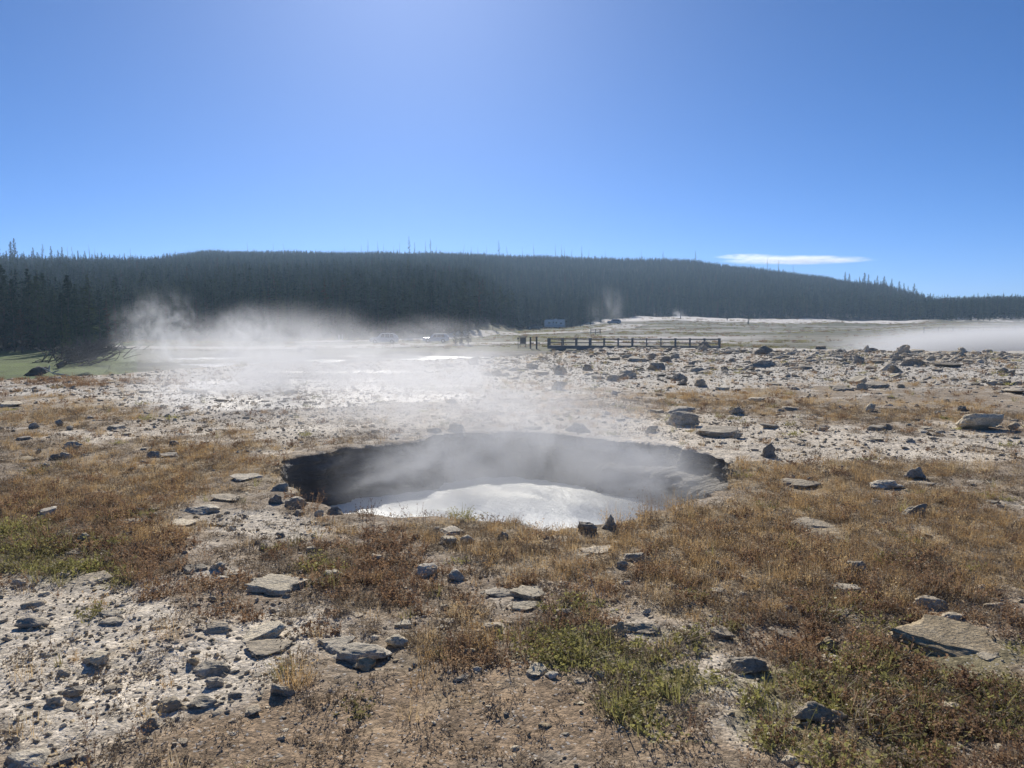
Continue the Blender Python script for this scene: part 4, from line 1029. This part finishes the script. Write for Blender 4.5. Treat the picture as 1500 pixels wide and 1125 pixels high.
# bushy dark trees standing free by the path
for (p, d, hm, s_, lab) in [(667,134,3.6,2,'low ragged dark tree beside the second white car, leftmost of three'),(676,136,4.6,0,'ragged dark tree beside the second white car, middle of three'),(686,134,4.0,1,'ragged dark tree beside the second white car, rightmost of three')]:
    tree((p - 750) / FPX * d, d, hm, PINE[s_], 11, lab, 'free standing dark trees by the path', wk=1.5)
tree((1095 - 750) / FPX * 262, 262, 3.6, PINE[2], 11, 'lone little pine on the olive flat before the pale mound', 'single trees on the flats', wk=1.2)
for i, (p, d, hm) in enumerate([(1384,325,5.5),(1391,318,7),(1398,322,6),(1407,330,8.5),(1419,315,9),(1430,318,7.5),(1438,312,8),(1447,322,7),(1490,330,8)]):
    tree((p - 750) / FPX * d, d, hm, PINE[i % 5], 11, f'pine before the pale clearing far right, {ORD[i]} from the left', 'pines before the far right clearing', wk=.9)
# skyline trees of the left shoulder, in order
sky_l = [(-4,12),(7,17),(17,13),(24,19),(29,21),(40,11),(46,10),(56,15),(62,12),(70,17),(82,15),(92,12),(98,14),(112,10),(121,12),(131,12),(155,12),(158,10),(173,10),(188,10)]
for i, (p, hm) in enumerate(sky_l):
    d = 476; x = (p - 750) / FPX * d; hm *= .92; st = SPARSE[i % 3] if i % 4 == 1 else PINE[i % 5]
    tree(x, d, hm * 1.02, st, 12 if i % 4 == 1 else 11, f'skyline conifer on the left shoulder of the hill, {ORD[i]} from the left', 'skyline conifers on the left shoulder', wk=1.3 if i % 4 == 1 else .9)
sky_r = [(1234,16),(1240,15),(1255,13),(1262,18),(1268,17),(1281,15),(1291,14),(1302,14),(1313,14),(1320,14),(1326,13),(1335,17),(1339,13),(1349,10),(1359,12)]
for i, (p, hm) in enumerate(sky_r):
    d = float(np.interp(p, [1200, 1290, 1370], [690, 600, 560])); x = (p - 750) / FPX * d
    tree(x, d, hm * .8, PINE[i % 5], 11, f'skyline conifer on the ridge right end, {ORD[i]} from the left', 'skyline conifers on the right end of the ridge', wk=1.1)
for i, (p, hm) in enumerate([(601,16),(609,12),(632,14),(731,14),(851,11),(969,10),(1016,11)]):
    d = 735; tree((p - 750) / FPX * d, d, hm * 1.5, SPARSE[i % 3], 12, f'thin skyline conifer over the long ridge, {ORD[i]} from the left', 'thin conifers over the long ridge', wk=.9)
sn = sorted([(105,9),(115,9),(138,10),(146,9),(196,8),(207,10),(368,10),(404,9),(420,9),(508,8),(531,9),(541,12),(556,11),(563,10),(578,9),(587,10),(624,11),(641,9),(678,10),(689,9),(700,9),(713,9),(745,10),(765,9)])
for i, (p, hm) in enumerate(sn):
    d = 480 if p < 200 else 732; snag((p - 750) / FPX * d, d, hm * (1.75 if p > 200 else 1.6), f'bare dead trunk on the skyline left of the trailer line, {ORD[i]} from the left')
sn2 = sorted([(782,11),(814,11),(822,11),(826,10),(836,9),(860,9),(886,8),(938,9),(1120,11),(1137,11),(1158,10)])
for i, (p, hm) in enumerate(sn2):
    d = 735; snag((p - 750) / FPX * d, d, hm * 1.75, f'bare dead trunk on the right half of the skyline, {ORD[i]} from the left')

# ------------------------------------------------------------------ driftwood and fallen trunks on the far bank
def seg_at(px, py, d): dx, dy, dz = ray(px, py); return Vector((dx * d, dy * d, CAM_H + dz * d))
x, y, z = atd(112, 84)
ft = empty('fallen_tree', (x, y, z)); tag(ft, 'long dark fallen trunk slanting down the left bank with a mass of twigs', 'fallen tree')
a = seg_at(86, 547, 74) - ft.location; b = seg_at(127, 519, 98) - ft.location
a.z = h1(*(a + ft.location).xy) - z + .3; b.z = h1(*(b + ft.location).xy) - z + 1.0
m = MB().tube([a, a.lerp(b, .5) + Vector((0, 0, .12)), b], [.2, .16, .08], 8); m.build('trunk', M_timber, ft, True)
m = MB(); r_ = random.Random(5)
for i in range(420):
    q = a.lerp(b, r_.uniform(.15, 1.05)) + Vector((r_.gauss(.9, 1.3), r_.gauss(0, 1.5), r_.uniform(-.4, .3))); dd = Vector((r_.gauss(.6, .8), r_.gauss(0, .7), r_.uniform(.1, .9)))
    m.tube([q, q + dd * r_.uniform(.5, 1.4), q + dd * 1.7 + Vector((0, 0, r_.uniform(-.5, .3)))], [.06, .045, .02], 4)
m.build('branch', M_timber, ft)['kind'] = 'stuff'
x, y, z = atd(54, 66)
V, F = rock_mesh('root', 'angular', 333, 4); V = V * np.array([2.5, 1.6, .95]); V += ((vn3(V * 5, 8) - .5) * .35)[:, None] * np.array([1, 1, .8])
o = link('root_mound', smooth(mesh('root_mound', V, F)), M_timber, loc=(x, y, z - .2)); tag(o, 'dark earthy root mound on the left bank beside bleached driftwood', 'root mound')
x, y, z = atd(72, 65); m = MB()
for (p, q) in [((-.6, 0, .75), (.3, 0, .25)), ((.3, 0, .25), (1.2, .1, .1)), ((-.1, 0, .5), (-.05, .1, 1.0)), ((.2, 0, .3), (.9, -.2, .55)), ((.5, .1, .2), (1.7, .3, .02))]: m.tube([p, Vector(p).lerp(Vector(q), .5) + Vector((0, 0, .05)), q], [.07, .06, .03], 6)
tag(m.build('driftwood', M_bleach), 'bleached driftwood branch lying right of the dark root mound', 'driftwood').location = (x, y, z)
x, y, z = atd(448, 117); m = MB(); r_ = random.Random(8)
m.tube([(-1.3, 0, .15), (-.2, .1, .55), (1.7, 0, .25)], [.3, .26, .12], 7)
for i in range(26):
    q = Vector((r_.uniform(-1.2, 1.7), r_.gauss(0, .2), .3)); m.tube([q, q + Vector((r_.gauss(0, .3), r_.gauss(0, .2), r_.uniform(.3, 1.0)))], [.05, .015], 4)
tag(m.build('fallen_log', M_timber), 'dark fallen log with upright twigs on the far bank below the path', 'log').location = (x, y, z)

# ------------------------------------------------------------------ footbridge, fences and signs
def rail_run(name, label, A, B, za, zb, npost, hpost, deck=True, mat=M_timber, width=1.8, group=None):
    A = Vector((*A, za)); B = Vector((*B, zb)); e = empty(name, A); tag(e, label, 'bridge' if deck else 'fence', group)
    D = B - A; ln = D.xy.length; rz = math.atan2(D.y, D.x); u = Vector((math.cos(rz), math.sin(rz), 0)); nrm = Vector((-u.y, u.x, 0))
    sides = (0, 1) if deck else (0,)
    for s in sides:
        off = nrm * (width * s)
        for i in range(npost):
            p = D * (i / (npost - 1)) + off; m = MB(); big = (.27 if (i % 3 == 0 and deck) else .17) * random.uniform(.9, 1.15)
            m.box((p.x, p.y, p.z + hpost / 2 - .25), (big, .2, hpost + .5), rz); m.box((p.x, p.y, p.z + hpost + .04), (big + .1, .28, .075), rz)
            m.build('post', mat, e)
        def bar(nm, zz, th, dp):
            m = MB(); c = [Vector((0, 0, zz)) + off, D + Vector((0, 0, zz)) + off]
            V = []
            for q in c:
                for (a_, b_) in ((-dp / 2, -th / 2), (dp / 2, -th / 2), (dp / 2, th / 2), (-dp / 2, th / 2)): V.append(q + nrm * (a_ - .0 if s else a_) + Vector((0, 0, b_)))
            m.add(V, [(0, 1, 2, 3), (7, 6, 5, 4), (0, 4, 5, 1), (1, 5, 6, 2), (2, 6, 7, 3), (3, 7, 4, 0)]); m.build(nm, mat, e)
        bar('handrail', hpost - .07, .13, .12); bar('midrail', hpost * .40, .10, .1)
    if deck:
        m = MB(); c0 = Vector((0, 0, -.14)) + nrm * width / 2; n = int(ln / .35)
        for i in range(n):
            q = D * ((i + .5) / n) + nrm * width / 2; m.box((q.x, q.y, q.z - .05), (ln / n * .9, width + .3, .07), rz)
        m.build('deck', mat, e)
        m = MB()
        for o_ in (.0, width):
            q = D * .5 + nrm * o_; m.box((q.x, q.y, q.z - .32), (ln, .18, .44), rz)
        m.build('girder', mat, e)
        for f in (.06, .21, .5, .78, .97):
            q = D * f + nrm * width / 2; m = MB(); m.box((q.x, q.y, q.z - 1.3), (2.3 if f < .4 else 1.0, width + .2, 1.5), rz, .9); m.build('pier', mat, e)
    return e
A = atd(803, 118); B = atd(1054, 113)
rail_run('footbridge', 'long low timber footbridge with posts and rails across the river', A[:2], B[:2], -1.45, -1.4, 13, 1.08, mat=M_timber2)
A = atd(1352, 152); B = atd(1560, 136)
rail_run('rail_fence', 'grey rail fence climbing to the right beyond the mist', A[:2], B[:2], A[2] - .05, B[2] + .1, 10, 1.15, deck=False, mat=M_timber2)
x, y, z = atd(872, 183); e = empty('barrier', (x, y, z)); tag(e, 'small framed wooden barrier standing on the pale road', 'barrier')
for k in (-1.15, 0, 1.15):
    m = MB().box((k, 0, .65), (.14, .14, 1.4)); m.build('post', M_timber2, e)
for zz in (.45, .85, 1.28):
    m = MB().box((0, -.09, zz), (2.6, .04, .13)); m.build('rail', M_timber2, e)
x, y, z = atd(766, 127); e = empty('information_board', (x, y, z)); tag(e, 'dark information board on two posts left of the footbridge', 'sign board')
m = MB().box((0, -.05, 1.15), (.85, .07, 1.1)); m.build('panel', M_signface, e)
m = MB().box((0, 0, 1.82), (1.5, .5, .09)); m.build('roof', M_timber, e)
for k in (-.5, .5): MB().box((k, .06, .85), (.11, .11, 1.9)).build('post', M_timber, e)
x, y, z = atd(759, 124); e = empty('sign_post', (x, y, z)); tag(e, 'thin dark sign post at the left of the information board', 'sign post'); MB().box((0, 0, .85), (.1, .1, 1.9)).build('post', M_timber, e); MB().box((0, -.07, 1.6), (.34, .03, .3)).build('panel', M_signface, e)
for i, (p, d, hh, lab) in enumerate([(777,122,1.7,'dark gate post, left one of the pair before the bridge'),(786,121,1.8,'dark gate post, right one of the pair before the bridge')]):
    x, y, z = atd(p, d); e = empty('gate_post', (x, y, z)); tag(e, lab, 'post', 'gate posts'); MB().box((0, 0, hh / 2), (.26, .26, hh + .3)).build('post', M_timber, e); MB().box((0, 0, hh + .19), (.36, .36, .08)).build('cap', M_timber, e)
    MB().box((.3, 0, hh * .55), (.55, .08, .16)).build('rail', M_timber, e)
for i, (p, lab) in enumerate([(497, 'short white marker post by the wood, left one'), (502, 'short white marker post by the wood, right one')]):
    x, y, z = atd(p, 149); e = empty('marker_post', (x, y, z)); tag(e, lab, 'marker post', 'white marker posts'); MB().box((0, 0, .5), (.22, .05, 1.2), 0, .9).build('post', M_white, e); MB().box((0, -.035, .85), (.16, .012, .2)).build('reflector', M_silver, e)
x, y, z = atd(996, 288)
o = link('dead_tree', SNAG[0], None, loc=(x, y, z - .2)); o.scale = (.7, .7, .42); tag(o, 'slim bare trunk standing in steam on the pale mound', 'dead tree')

# ------------------------------------------------------------------ vehicles
def section_mesh(st):
    """st: list of (x, [(y, z) ... left to right over the top])"""
    V = []; F = []; n = len(st[0][1])
    for x, pr in st: V += [(x, a, b) for a, b in pr]
    for i in range(len(st) - 1):
        for k in range(n): F.append((i * n + k, i * n + (k + 1) % n, (i + 1) * n + (k + 1) % n, (i + 1) * n + k))
    F.append(tuple(range(n - 1, -1, -1))); F.append(tuple((len(st) - 1) * n + k for k in range(n)))
    return V, F
def car(name, x, y, rz, paint, label, group, ln=4.9, hh=1.8, bed=False, category='car'):
    z = h1(x, y) + .06; e = empty(name, (x, y, z), rz); tag(e, label, category, group); w = .95
    belt = hh * .56; s = ln / 4.9
    def prof(zl, zb, zr, wb, wr): return [(-wb, zl), (-wb * 1.0, zb), (-wr, zr - .06), (-wr * .85, zr), (wr * .85, zr), (wr, zr - .06), (wb, zb), (wb, zl)]
    # x runs from the nose (-) to the tail (+)
    if bed: st = [(-2.45, .45, .80, .84, .86, .8), (-2.3, .32, .95, 1.0, .93, .86), (-1.25, .28, 1.05, 1.1, .95, .88), (-.55, .28, belt, hh - .03, .95, .72), (.2, .28, belt, hh, .95, .72), (.62, .28, belt, hh - .06, .95, .74), (.72, .28, belt, belt + .06, .95, .92), (2.4, .35, belt, belt + .05, .94, .9)]
    else: st = [(-2.45, .45, .78, .84, .86, .8), (-2.3, .30, .92, 1.0, .93, .86), (-1.2, .27, belt, belt + .08, .95, .88), (-.45, .27, belt, hh - .03, .95, .72), (.4, .27, belt, hh, .95, .73), (1.6, .27, belt, hh - .03, .95, .72), (2.25, .3, belt, belt + .42, .94, .78), (2.45, .42, .9, .98, .88, .8)]
    V, F = section_mesh([(a * s, prof(b, c, d, f, g)) for a, b, c, d, f, g in st])
    smooth_body = mesh('body', V, F); o = link('body', smooth_body, paint, e)
    bv = o.modifiers.new('bevel', 'BEVEL'); bv.width = .06; bv.segments = 2; bv.limit_method = 'ANGLE'
    x0, x1 = (-.55, .52) if bed else (-.55, 1.85)
    for sg in (-1, 1):
        n_w = 1 if bed else 3
        for k in range(n_w):
            a = x0 + (x1 - x0) * k / n_w + .05; b = x0 + (x1 - x0) * (k + 1) / n_w - .05
            def wy(zz): t_ = (zz - belt) / (hh - .06 - belt); return sg * (.95 + (.72 - .95) * t_ + .015)
            zb_, zt = belt + .05, hh - .16; sl = .22 if k == 0 else 0; sr = .2 if (k == n_w - 1 and not bed) else 0
            V = [(a * s, wy(zb_), zb_), (b * s, wy(zb_), zb_), ((b - sr) * s, wy(zt), zt), ((a + sl) * s, wy(zt), zt)]
            V += [(p[0], p[1] - sg * .03, p[2]) for p in V]
            link('window', mesh('window', V, [(0, 1, 2, 3), (7, 6, 5, 4), (0, 4, 5, 1), (1, 5, 6, 2), (2, 6, 7, 3), (3, 7, 4, 0)]), M_glass, e)
    V = [(-1.13 * s, -.78, belt + .13), (-1.13 * s, .78, belt + .13), (-.52 * s, .64, hh - .08), (-.52 * s, -.64, hh - .08)]; V += [(p[0] + .03, p[1], p[2] - .04) for p in V]
    V = [(p[0] - .03, p[1], p[2] + .03) for p in V]
    link('windshield', mesh('windshield', V, [(3, 2, 1, 0), (4, 5, 6, 7), (0, 1, 5, 4), (1, 2, 6, 5), (2, 3, 7, 6), (3, 0, 4, 7)]), M_glass, e)
    for sx in (-1.5, 1.45):
        for sg in (-1, 1):
            wh = empty('wheel', (sx * s, sg * .86, .36)); wh.parent = e
            MB().tube([(0, -.13, 0), (0, -.12, 0), (0, .12, 0), (0, .13, 0)], [.31, .36, .36, .31], 20).build('tyre', M_rubber, wh)
            MB().tube([(0, sg * .10, 0), (0, sg * .15, 0)], [.23, .2], 12).build('rim', M_alloy, wh)
    for sg in (-1, 1):
        MB().box((-2.42 * s, sg * .64, .76), (.12, .34, .15)).build('headlight', M_lamp, e)
        MB().box(((2.41 if bed else 2.44) * s, sg * .78, .88), (.1, .16, .26)).build('tail_light', M_tail, e)
        MB().box((-.72 * s, sg * 1.03, belt + .08), (.12, .16, .13)).build('mirror', paint, e)
    return e
x, y, z = atd(563, 137); car('parked_car', x, y, .03, M_white, 'large white car with a roof rack parked on the road, left one of two', 'cars on the road', 5.15, 1.9)
rk = MB(); 
for k in (-.55, .55): rk.tube([(-.3, k, 1.98), (1.5, k, 1.98)], .03, 6)
for k in (-.1, .6, 1.3): rk.tube([(k, -.6, 1.99), (k, .6, 1.99)], .025, 6)
rk.box((.6, 0, 2.04), (1.5, .9, .1)); rk.build('roof_rack', M_black, [o for o in COL.objects if o.name.startswith('parked_car')][0])
x, y, z = atd(639, 138); car('parked_car', x, y, -.02, M_silver, 'white estate car parked on the road, right one of two', 'cars on the road', 4.7, 1.7)
x, y, z = atd(783, 249); car('pickup_truck', x, y, .05, M_black, 'dark pickup truck standing before the white trailer under the trees', 'vehicles by the trailer', 5.4, 1.8, True, 'pickup')
x, y, z = atd(899, 262); car('parked_car', x, y, -.1, M_blue, 'blue grey car by the left foot of the pale mound', 'vehicles by the trailer', 4.8, 1.7)
x, y, z = atd(812, 257); e = empty('travel_trailer', (x, y, z), .04); tag(e, 'white travel trailer with small dark windows parked at the wood edge', 'trailer', 'vehicles by the trailer')
V, F = section_mesh([(-3.5, [(-1.2, .75), (-1.2, 2.4), (-1.1, 2.55), (1.1, 2.55), (1.2, 2.4), (1.2, .75)]), (-3.2, [(-1.2, .55), (-1.2, 2.85), (-1.1, 3.0), (1.1, 3.0), (1.2, 2.85), (1.2, .55)]), (3.3, [(-1.2, .55), (-1.2, 2.95), (-1.1, 3.1), (1.1, 3.1), (1.2, 2.95), (1.2, .55)]), (3.45, [(-1.2, .7), (-1.2, 2.8), (-1.1, 2.95), (1.1, 2.95), (1.2, 2.8), (1.2, .7)])])
link('body', mesh('body', V, F), M_white, e)
for (a, zz, ww, hh) in ((-1.9, 1.9, .75, .6), (.55, 1.95, .55, .6), (2.1, 1.75, .8, .45)):
    wn = MB().box((a, -1.215, zz), (ww, .03, hh)).build('window', M_glass, e)
dr_ = MB().box((-.5, -1.215, 1.6), (.62, .03, 1.85)).build('door', M_silver, e); MB().box((-.5, -1.235, 2.1), (.4, .02, .55)).build('pane', M_glass, dr_)
MB().box((.4, 0, 3.22), (.9, .8, .24), 0, .85).build('air_conditioner', M_white, e)
MB().box((0, -1.21, .95), (6.6, .02, .16)).build('stripe', M_blue, e)
for a in (.2, 1.1):
    for sg in (-1, 1): 
        wh = empty('wheel', (a, sg * 1.05, .36)); wh.parent = e
        MB().tube([(0, -.12, 0), (0, .12, 0)], .36, 18).build('tyre', M_rubber, wh); MB().tube([(0, sg * .1, 0), (0, sg * .14, 0)], [.2, .18], 10).build('rim', M_alloy, wh)
MB().tube([(-3.5, 0, .6), (-4.5, 0, .55)], .06, 6).build('hitch', M_black, e)

# a walker, tiny on the pale mound
def person(x, y, label):
    z = h1(x, y); e = empty('person', (x, y, z)); tag(e, label, 'person')
    vs = [(0, 0, .92), (0, 0, 1.15), (0, 0, 1.40), (0, 0, 1.50), (0, 0, 1.62), (0, 0, 1.72), (.17, 0, 1.40), (.23, .02, 1.14), (.22, -.08, .90), (.22, -.12, .82), (-.17, 0, 1.40), (-.24, 0, 1.14), (-.22, -.08, .90), (-.22, -.12, .82), (.09, 0, .86), (.10, -.03, .48), (.10, .05, .08), (.10, -.10, .04), (-.09, 0, .86), (-.10, .06, .48), (-.10, .12, .08), (-.10, -.03, .04)]
    ed = [(0, 1), (1, 2), (2, 3), (3, 4), (4, 5), (2, 6), (6, 7), (7, 8), (8, 9), (2, 10), (10, 11), (11, 12), (12, 13), (0, 14), (14, 15), (15, 16), (16, 17), (0, 18), (18, 19), (19, 20), (20, 21)]
    rd = [.15, .14, .15, .055, .09, .075, .07, .05, .04, .035, .07, .05, .04, .035, .095, .065, .05, .04, .095, .065, .05, .04]
    me = bpy.data.meshes.new('body'); me.from_pydata(vs, ed, []); o = link('body', me, M_cloth, e)
    sk = o.modifiers.new('skin', 'SKIN'); o.modifiers.new('sub', 'SUBSURF').render_levels = 1
    for i, r in enumerate(rd): me.skin_vertices[0].data[i].radius = (r, r)
    me.skin_vertices[0].data[0].use_root = True
    V, F = ICO[2]; link('hair', mesh('hair', V * np.array([.1, .11, .09]) + np.array([0, .02, 1.72]), F), M_hair, e)
    link('face', mesh('face', V * np.array([.075, .05, .095]) + np.array([0, -.065, 1.64]), F), M_skin, e)
x, y, z = atd(1064, 282); person(x, y, 'tiny dark clothed walker standing on the pale mound')

# ------------------------------------------------------------------ steam
def steam(name, label, c, sc, dens, scale=2.2, lo=.42, hi=.75, seed=0., aniso=.25, grad=0.0, col=(.93, .94, .96), stretch=(1, 1, 1), dist=.5, soft=1.0, rz=0.0):
    V, F = ICO[3]; o = link(name, mesh(name, V, F), None, loc=c); o.scale = sc; o.rotation_euler = (0, 0, rz)
    m, nt = nodes(name + '_vapour')
    tc = N(nt, 'ShaderNodeTexCoord').outputs['Object']
    ln = N(nt, 'ShaderNodeVectorMath', operation='LENGTH'); L(nt, tc, ln.inputs[0])
    fo = N(nt, 'ShaderNodeMapRange', interpolation_type='SMOOTHSTEP'); fo.inputs['From Min'].default_value = .97; fo.inputs['From Max'].default_value = .97 - .9 * soft; L(nt, ln.outputs['Value'], fo.inputs['Value'])
    mp = N(nt, 'ShaderNodeMapping'); mp.inputs['Location'].default_value = (seed, seed * 1.7, -seed); mp.inputs['Scale'].default_value = stretch; L(nt, tc, mp.inputs['Vector'])
    n = noise(nt, mp.outputs[0], scale, 5, .6, dist)
    e = N(nt, 'ShaderNodeMapRange', interpolation_type='SMOOTHSTEP'); e.inputs['From Min'].default_value = lo; e.inputs['From Max'].default_value = hi; L(nt, n, e.inputs['Value'])
    d = mth(nt, 'MULTIPLY', fo.outputs[0], e.outputs[0])
    if grad:
        sx = N(nt, 'ShaderNodeSeparateXYZ'); L(nt, tc, sx.inputs[0])
        g = N(nt, 'ShaderNodeMapRange'); g.inputs['From Min'].default_value = .9; g.inputs['From Max'].default_value = -.6; g.inputs['To Min'].default_value = 1 - grad; L(nt, sx.outputs['Z'], g.inputs['Value'])
        d = mth(nt, 'MULTIPLY', d, g.outputs[0])
    d = mth(nt, 'MULTIPLY', d, dens)
    v = N(nt, 'ShaderNodeVolumePrincipled'); v.inputs['Color'].default_value = (*col, 1); v.inputs['Anisotropy'].default_value = aniso; v.inputs['Density Attribute'].default_value = ''
    L(nt, d, v.inputs['Density']); out(nt, v.outputs[0], True); o.data.materials.append(m)
    return tag(o, label, kind='stuff')
steam('pool_steam', 'white steam column rising from the middle of the spring', (.55, 12.1, .1), (2.7, 1.9, 1.6), 1.45, 2.2, .34, .64, 3.0, grad=.55, stretch=(1.2, 1, .7), dist=1.0)
steam('pool_steam', 'steam filling the left half of the crater', (-1.3, 11.6, -.3), (1.9, 2.3, .95), 1.5, 2.4, .34, .66, 33.0, grad=.5, dist=1.0)
steam('pool_steam', 'steam filling the right half of the crater', (1.9, 11.2, -.35), (1.6, 2.1, .9), 1.55, 2.4, .32, .64, 53.0, grad=.5, dist=1.0)
steam('pool_steam', 'thin steam trailing off behind the far rim to the left', (-1.6, 14.6, .35), (4.0, 3.2, 1.5), .6, 2.0, .30, .66, 63.0, grad=.5, stretch=(1.2, 1, .8), dist=1.0)
steam('pool_steam', 'low thin steam lying on the milky water', (.3, 10.4, -.35), (3.0, 2.3, .62), .14, 2.0, .22, .66, 73.0, grad=.3, dist=.8)
steam('drifting_steam', 'thick low steam drifting over the field behind the left half of the spring', (-6.3, 21, .35), (4.8, 7.5, 2.6), .72, 2.4, .30, .66, 8.0, grad=.6, stretch=(1.2, .8, 1), rz=.25)
steam('drifting_steam', 'fading steam drifting over the field behind the middle of the spring', (-2.6, 23, .2), (4.8, 8, 2.4), .46, 2.4, .32, .66, 31.0, grad=.6, stretch=(1.2, .8, 1), rz=.1)
steam('drifting_steam', 'steam hanging over the far part of the field on the left', (-13.5, 36, .2), (9.5, 9, 2.2), .07, 2.4, .26, .66, 44.0, grad=.6, stretch=(1.4, .8, 1), rz=.2)
steam('river_steam', 'billowing steam over the river on the left, bigger left puff', (-43, 92, .4), (7.6, 6, 7.6), .29, 2.8, .45, .63, 5.0, grad=.55, soft=.8, dist=1.4, stretch=(1, 1, .8))
steam('river_steam', 'billowing steam over the river on the left, lower right puff', (-33.5, 94, -.4), (6.2, 6, 6.2), .29, 2.8, .43, .62, 15.0, grad=.5, soft=.8, dist=1.4, stretch=(1, 1, .8))
steam('bank_steam', 'steam blanket low over the river on the right', (62, 78, -.6), (33, 12, 3.9), 1.5, 2.0, .14, .60, 12.0, grad=.9, stretch=(1.6, 1, .7))
steam('road_steam', 'thin steam wisp behind the parked white cars', (-16.5, 130, .3), (10, 5, 4.6), .085, 1.6, .36, .66, 17.0, grad=.5)
steam('plume_steam', 'faint steam plume rising before the wood at the mound', (36, 285, 7.5), (9.5, 8, 12), .07, 1.7, .40, .70, 21.0, grad=.4, stretch=(1, 1, .8))
steam('vent_steam', 'small white steam puff from a vent on the pale mound', (64.5, 292, 5.0), (3.8, 3, 4.2), .4, 1.5, .40, .70, 25.0, grad=.6)

# ------------------------------------------------------------------ haze, cloud, sky, sun
HZ = MB().box((0, 300, 55), (4600, 4600, 120)); hz = HZ.build('haze', None)
m, nt = nodes('haze_air'); v = N(nt, 'ShaderNodeVolumePrincipled'); v.inputs['Color'].default_value = (.52, .74, 1.0, 1); v.inputs['Density'].default_value = .00036; v.inputs['Anisotropy'].default_value = .3; v.inputs['Density Attribute'].default_value = ''
out(nt, v.outputs[0], True); m.cycles.homogeneous_volume = True; hz.data.materials.append(m); tag(hz, 'pale blue haze filling the valley air', kind='stuff')
def cloud(name, label, p, py, d, wpx, hpx, dens, seed):
    dx, dy, dz = ray(p, py); V, F = ICO[3]
    o = link(name, mesh(name, V, F), None, loc=(dx * d, dy * d, CAM_H + dz * d)); o.scale = (wpx / FPX * d / 2, 130, hpx / FPX * d / 2); o.rotation_euler = (0, .02, -math.atan2(dx, dy) )
    m, nt = nodes(name + '_vapour'); tc = N(nt, 'ShaderNodeTexCoord').outputs['Object']
    ln = N(nt, 'ShaderNodeVectorMath', operation='LENGTH'); L(nt, tc, ln.inputs[0])
    fo = N(nt, 'ShaderNodeMapRange', interpolation_type='SMOOTHSTEP'); fo.inputs['From Min'].default_value = .98; fo.inputs['From Max'].default_value = .35; L(nt, ln.outputs['Value'], fo.inputs['Value'])
    mp = N(nt, 'ShaderNodeMapping'); mp.inputs['Location'].default_value = (seed, 0, 0); mp.inputs['Scale'].default_value = (3.4, 1, 1.6); L(nt, tc, mp.inputs['Vector'])
    n = noise(nt, mp.outputs[0], 1.5, 6, .62, .6); e = N(nt, 'ShaderNodeMapRange', interpolation_type='SMOOTHSTEP'); e.inputs['From Min'].default_value = .36; e.inputs['From Max'].default_value = .62; L(nt, n, e.inputs['Value'])
    v = N(nt, 'ShaderNodeVolumePrincipled'); v.inputs['Color'].default_value = (.99, .99, 1, 1); v.inputs['Anisotropy'].default_value = .55; v.inputs['Density Attribute'].default_value = ''
    L(nt, mth(nt, 'MULTIPLY', mth(nt, 'MULTIPLY', fo.outputs[0], e.outputs[0]), dens), v.inputs['Density']); out(nt, v.outputs[0], True); o.data.materials.append(m)
    return tag(o, label, 'cloud')
cloud('cloud', 'long thin white lens shaped cloud above the right of the ridge', 1165, 381, 3200, 240, 15, .028, 2.0)
cloud('cloud', 'small wispy streak above the left end of the lens cloud', 1092, 376, 3350, 105, 8, .012, 6.0)

SUN_EL, SUN_AZ = R(31.5), R(-8.0)      # azimuth from +Y towards +X
w = bpy.data.worlds.new('World'); S.world = w; w.use_nodes = True; nt = w.node_tree; nt.nodes.clear()
sk = N(nt, 'ShaderNodeTexSky', sky_type='NISHITA'); sk.sun_disc = False; sk.sun_elevation = SUN_EL; sk.sun_rotation = SUN_AZ
sk.altitude = 2300; sk.air_density = .55; sk.dust_density = 1.5; sk.ozone_density = 8.0
bg = N(nt, 'ShaderNodeBackground'); bg.inputs['Strength'].default_value = .099; hs_ = N(nt, 'ShaderNodeHueSaturation'); hs_.inputs['Saturation'].default_value = 1.15; L(nt, sk.outputs[0], hs_.inputs['Color']); L(nt, hs_.outputs[0], bg.inputs[0])
wo = N(nt, 'ShaderNodeOutputWorld'); L(nt, bg.outputs[0], wo.inputs[0])
sd = bpy.data.lights.new('sun', 'SUN'); sd.energy = 4.6; sd.angle = R(.53); sd.color = (1.0, .945, .85)
so = bpy.data.objects.new('sun', sd); COL.objects.link(so)
dirv = Vector((math.sin(SUN_AZ) * math.cos(SUN_EL), math.cos(SUN_AZ) * math.cos(SUN_EL), math.sin(SUN_EL)))
so.rotation_euler = dirv.to_track_quat('Z', 'Y').to_euler(); so.location = (0, 0, 60)
vs = S.view_settings; S.display_settings.display_device = 'sRGB'; vs.view_transform = 'Standard'; vs.look = 'None'; vs.exposure = .34; vs.gamma = 1; vs.use_curve_mapping = False
cy = S.cycles; cy.use_denoising = True; cy.denoiser = 'OPENIMAGEDENOISE'; cy.max_bounces = 6; cy.diffuse_bounces = 3; cy.glossy_bounces = 2; cy.transmission_bounces = 4; cy.volume_bounces = 1; cy.transparent_max_bounces = 48
cy.volume_step_rate = .6; cy.volume_max_steps = 256; cy.sample_clamp_indirect = 6; cy.sample_clamp_direct = 0
cy.use_adaptive_sampling = False
print('done', len(S.objects), time.time()-T0)
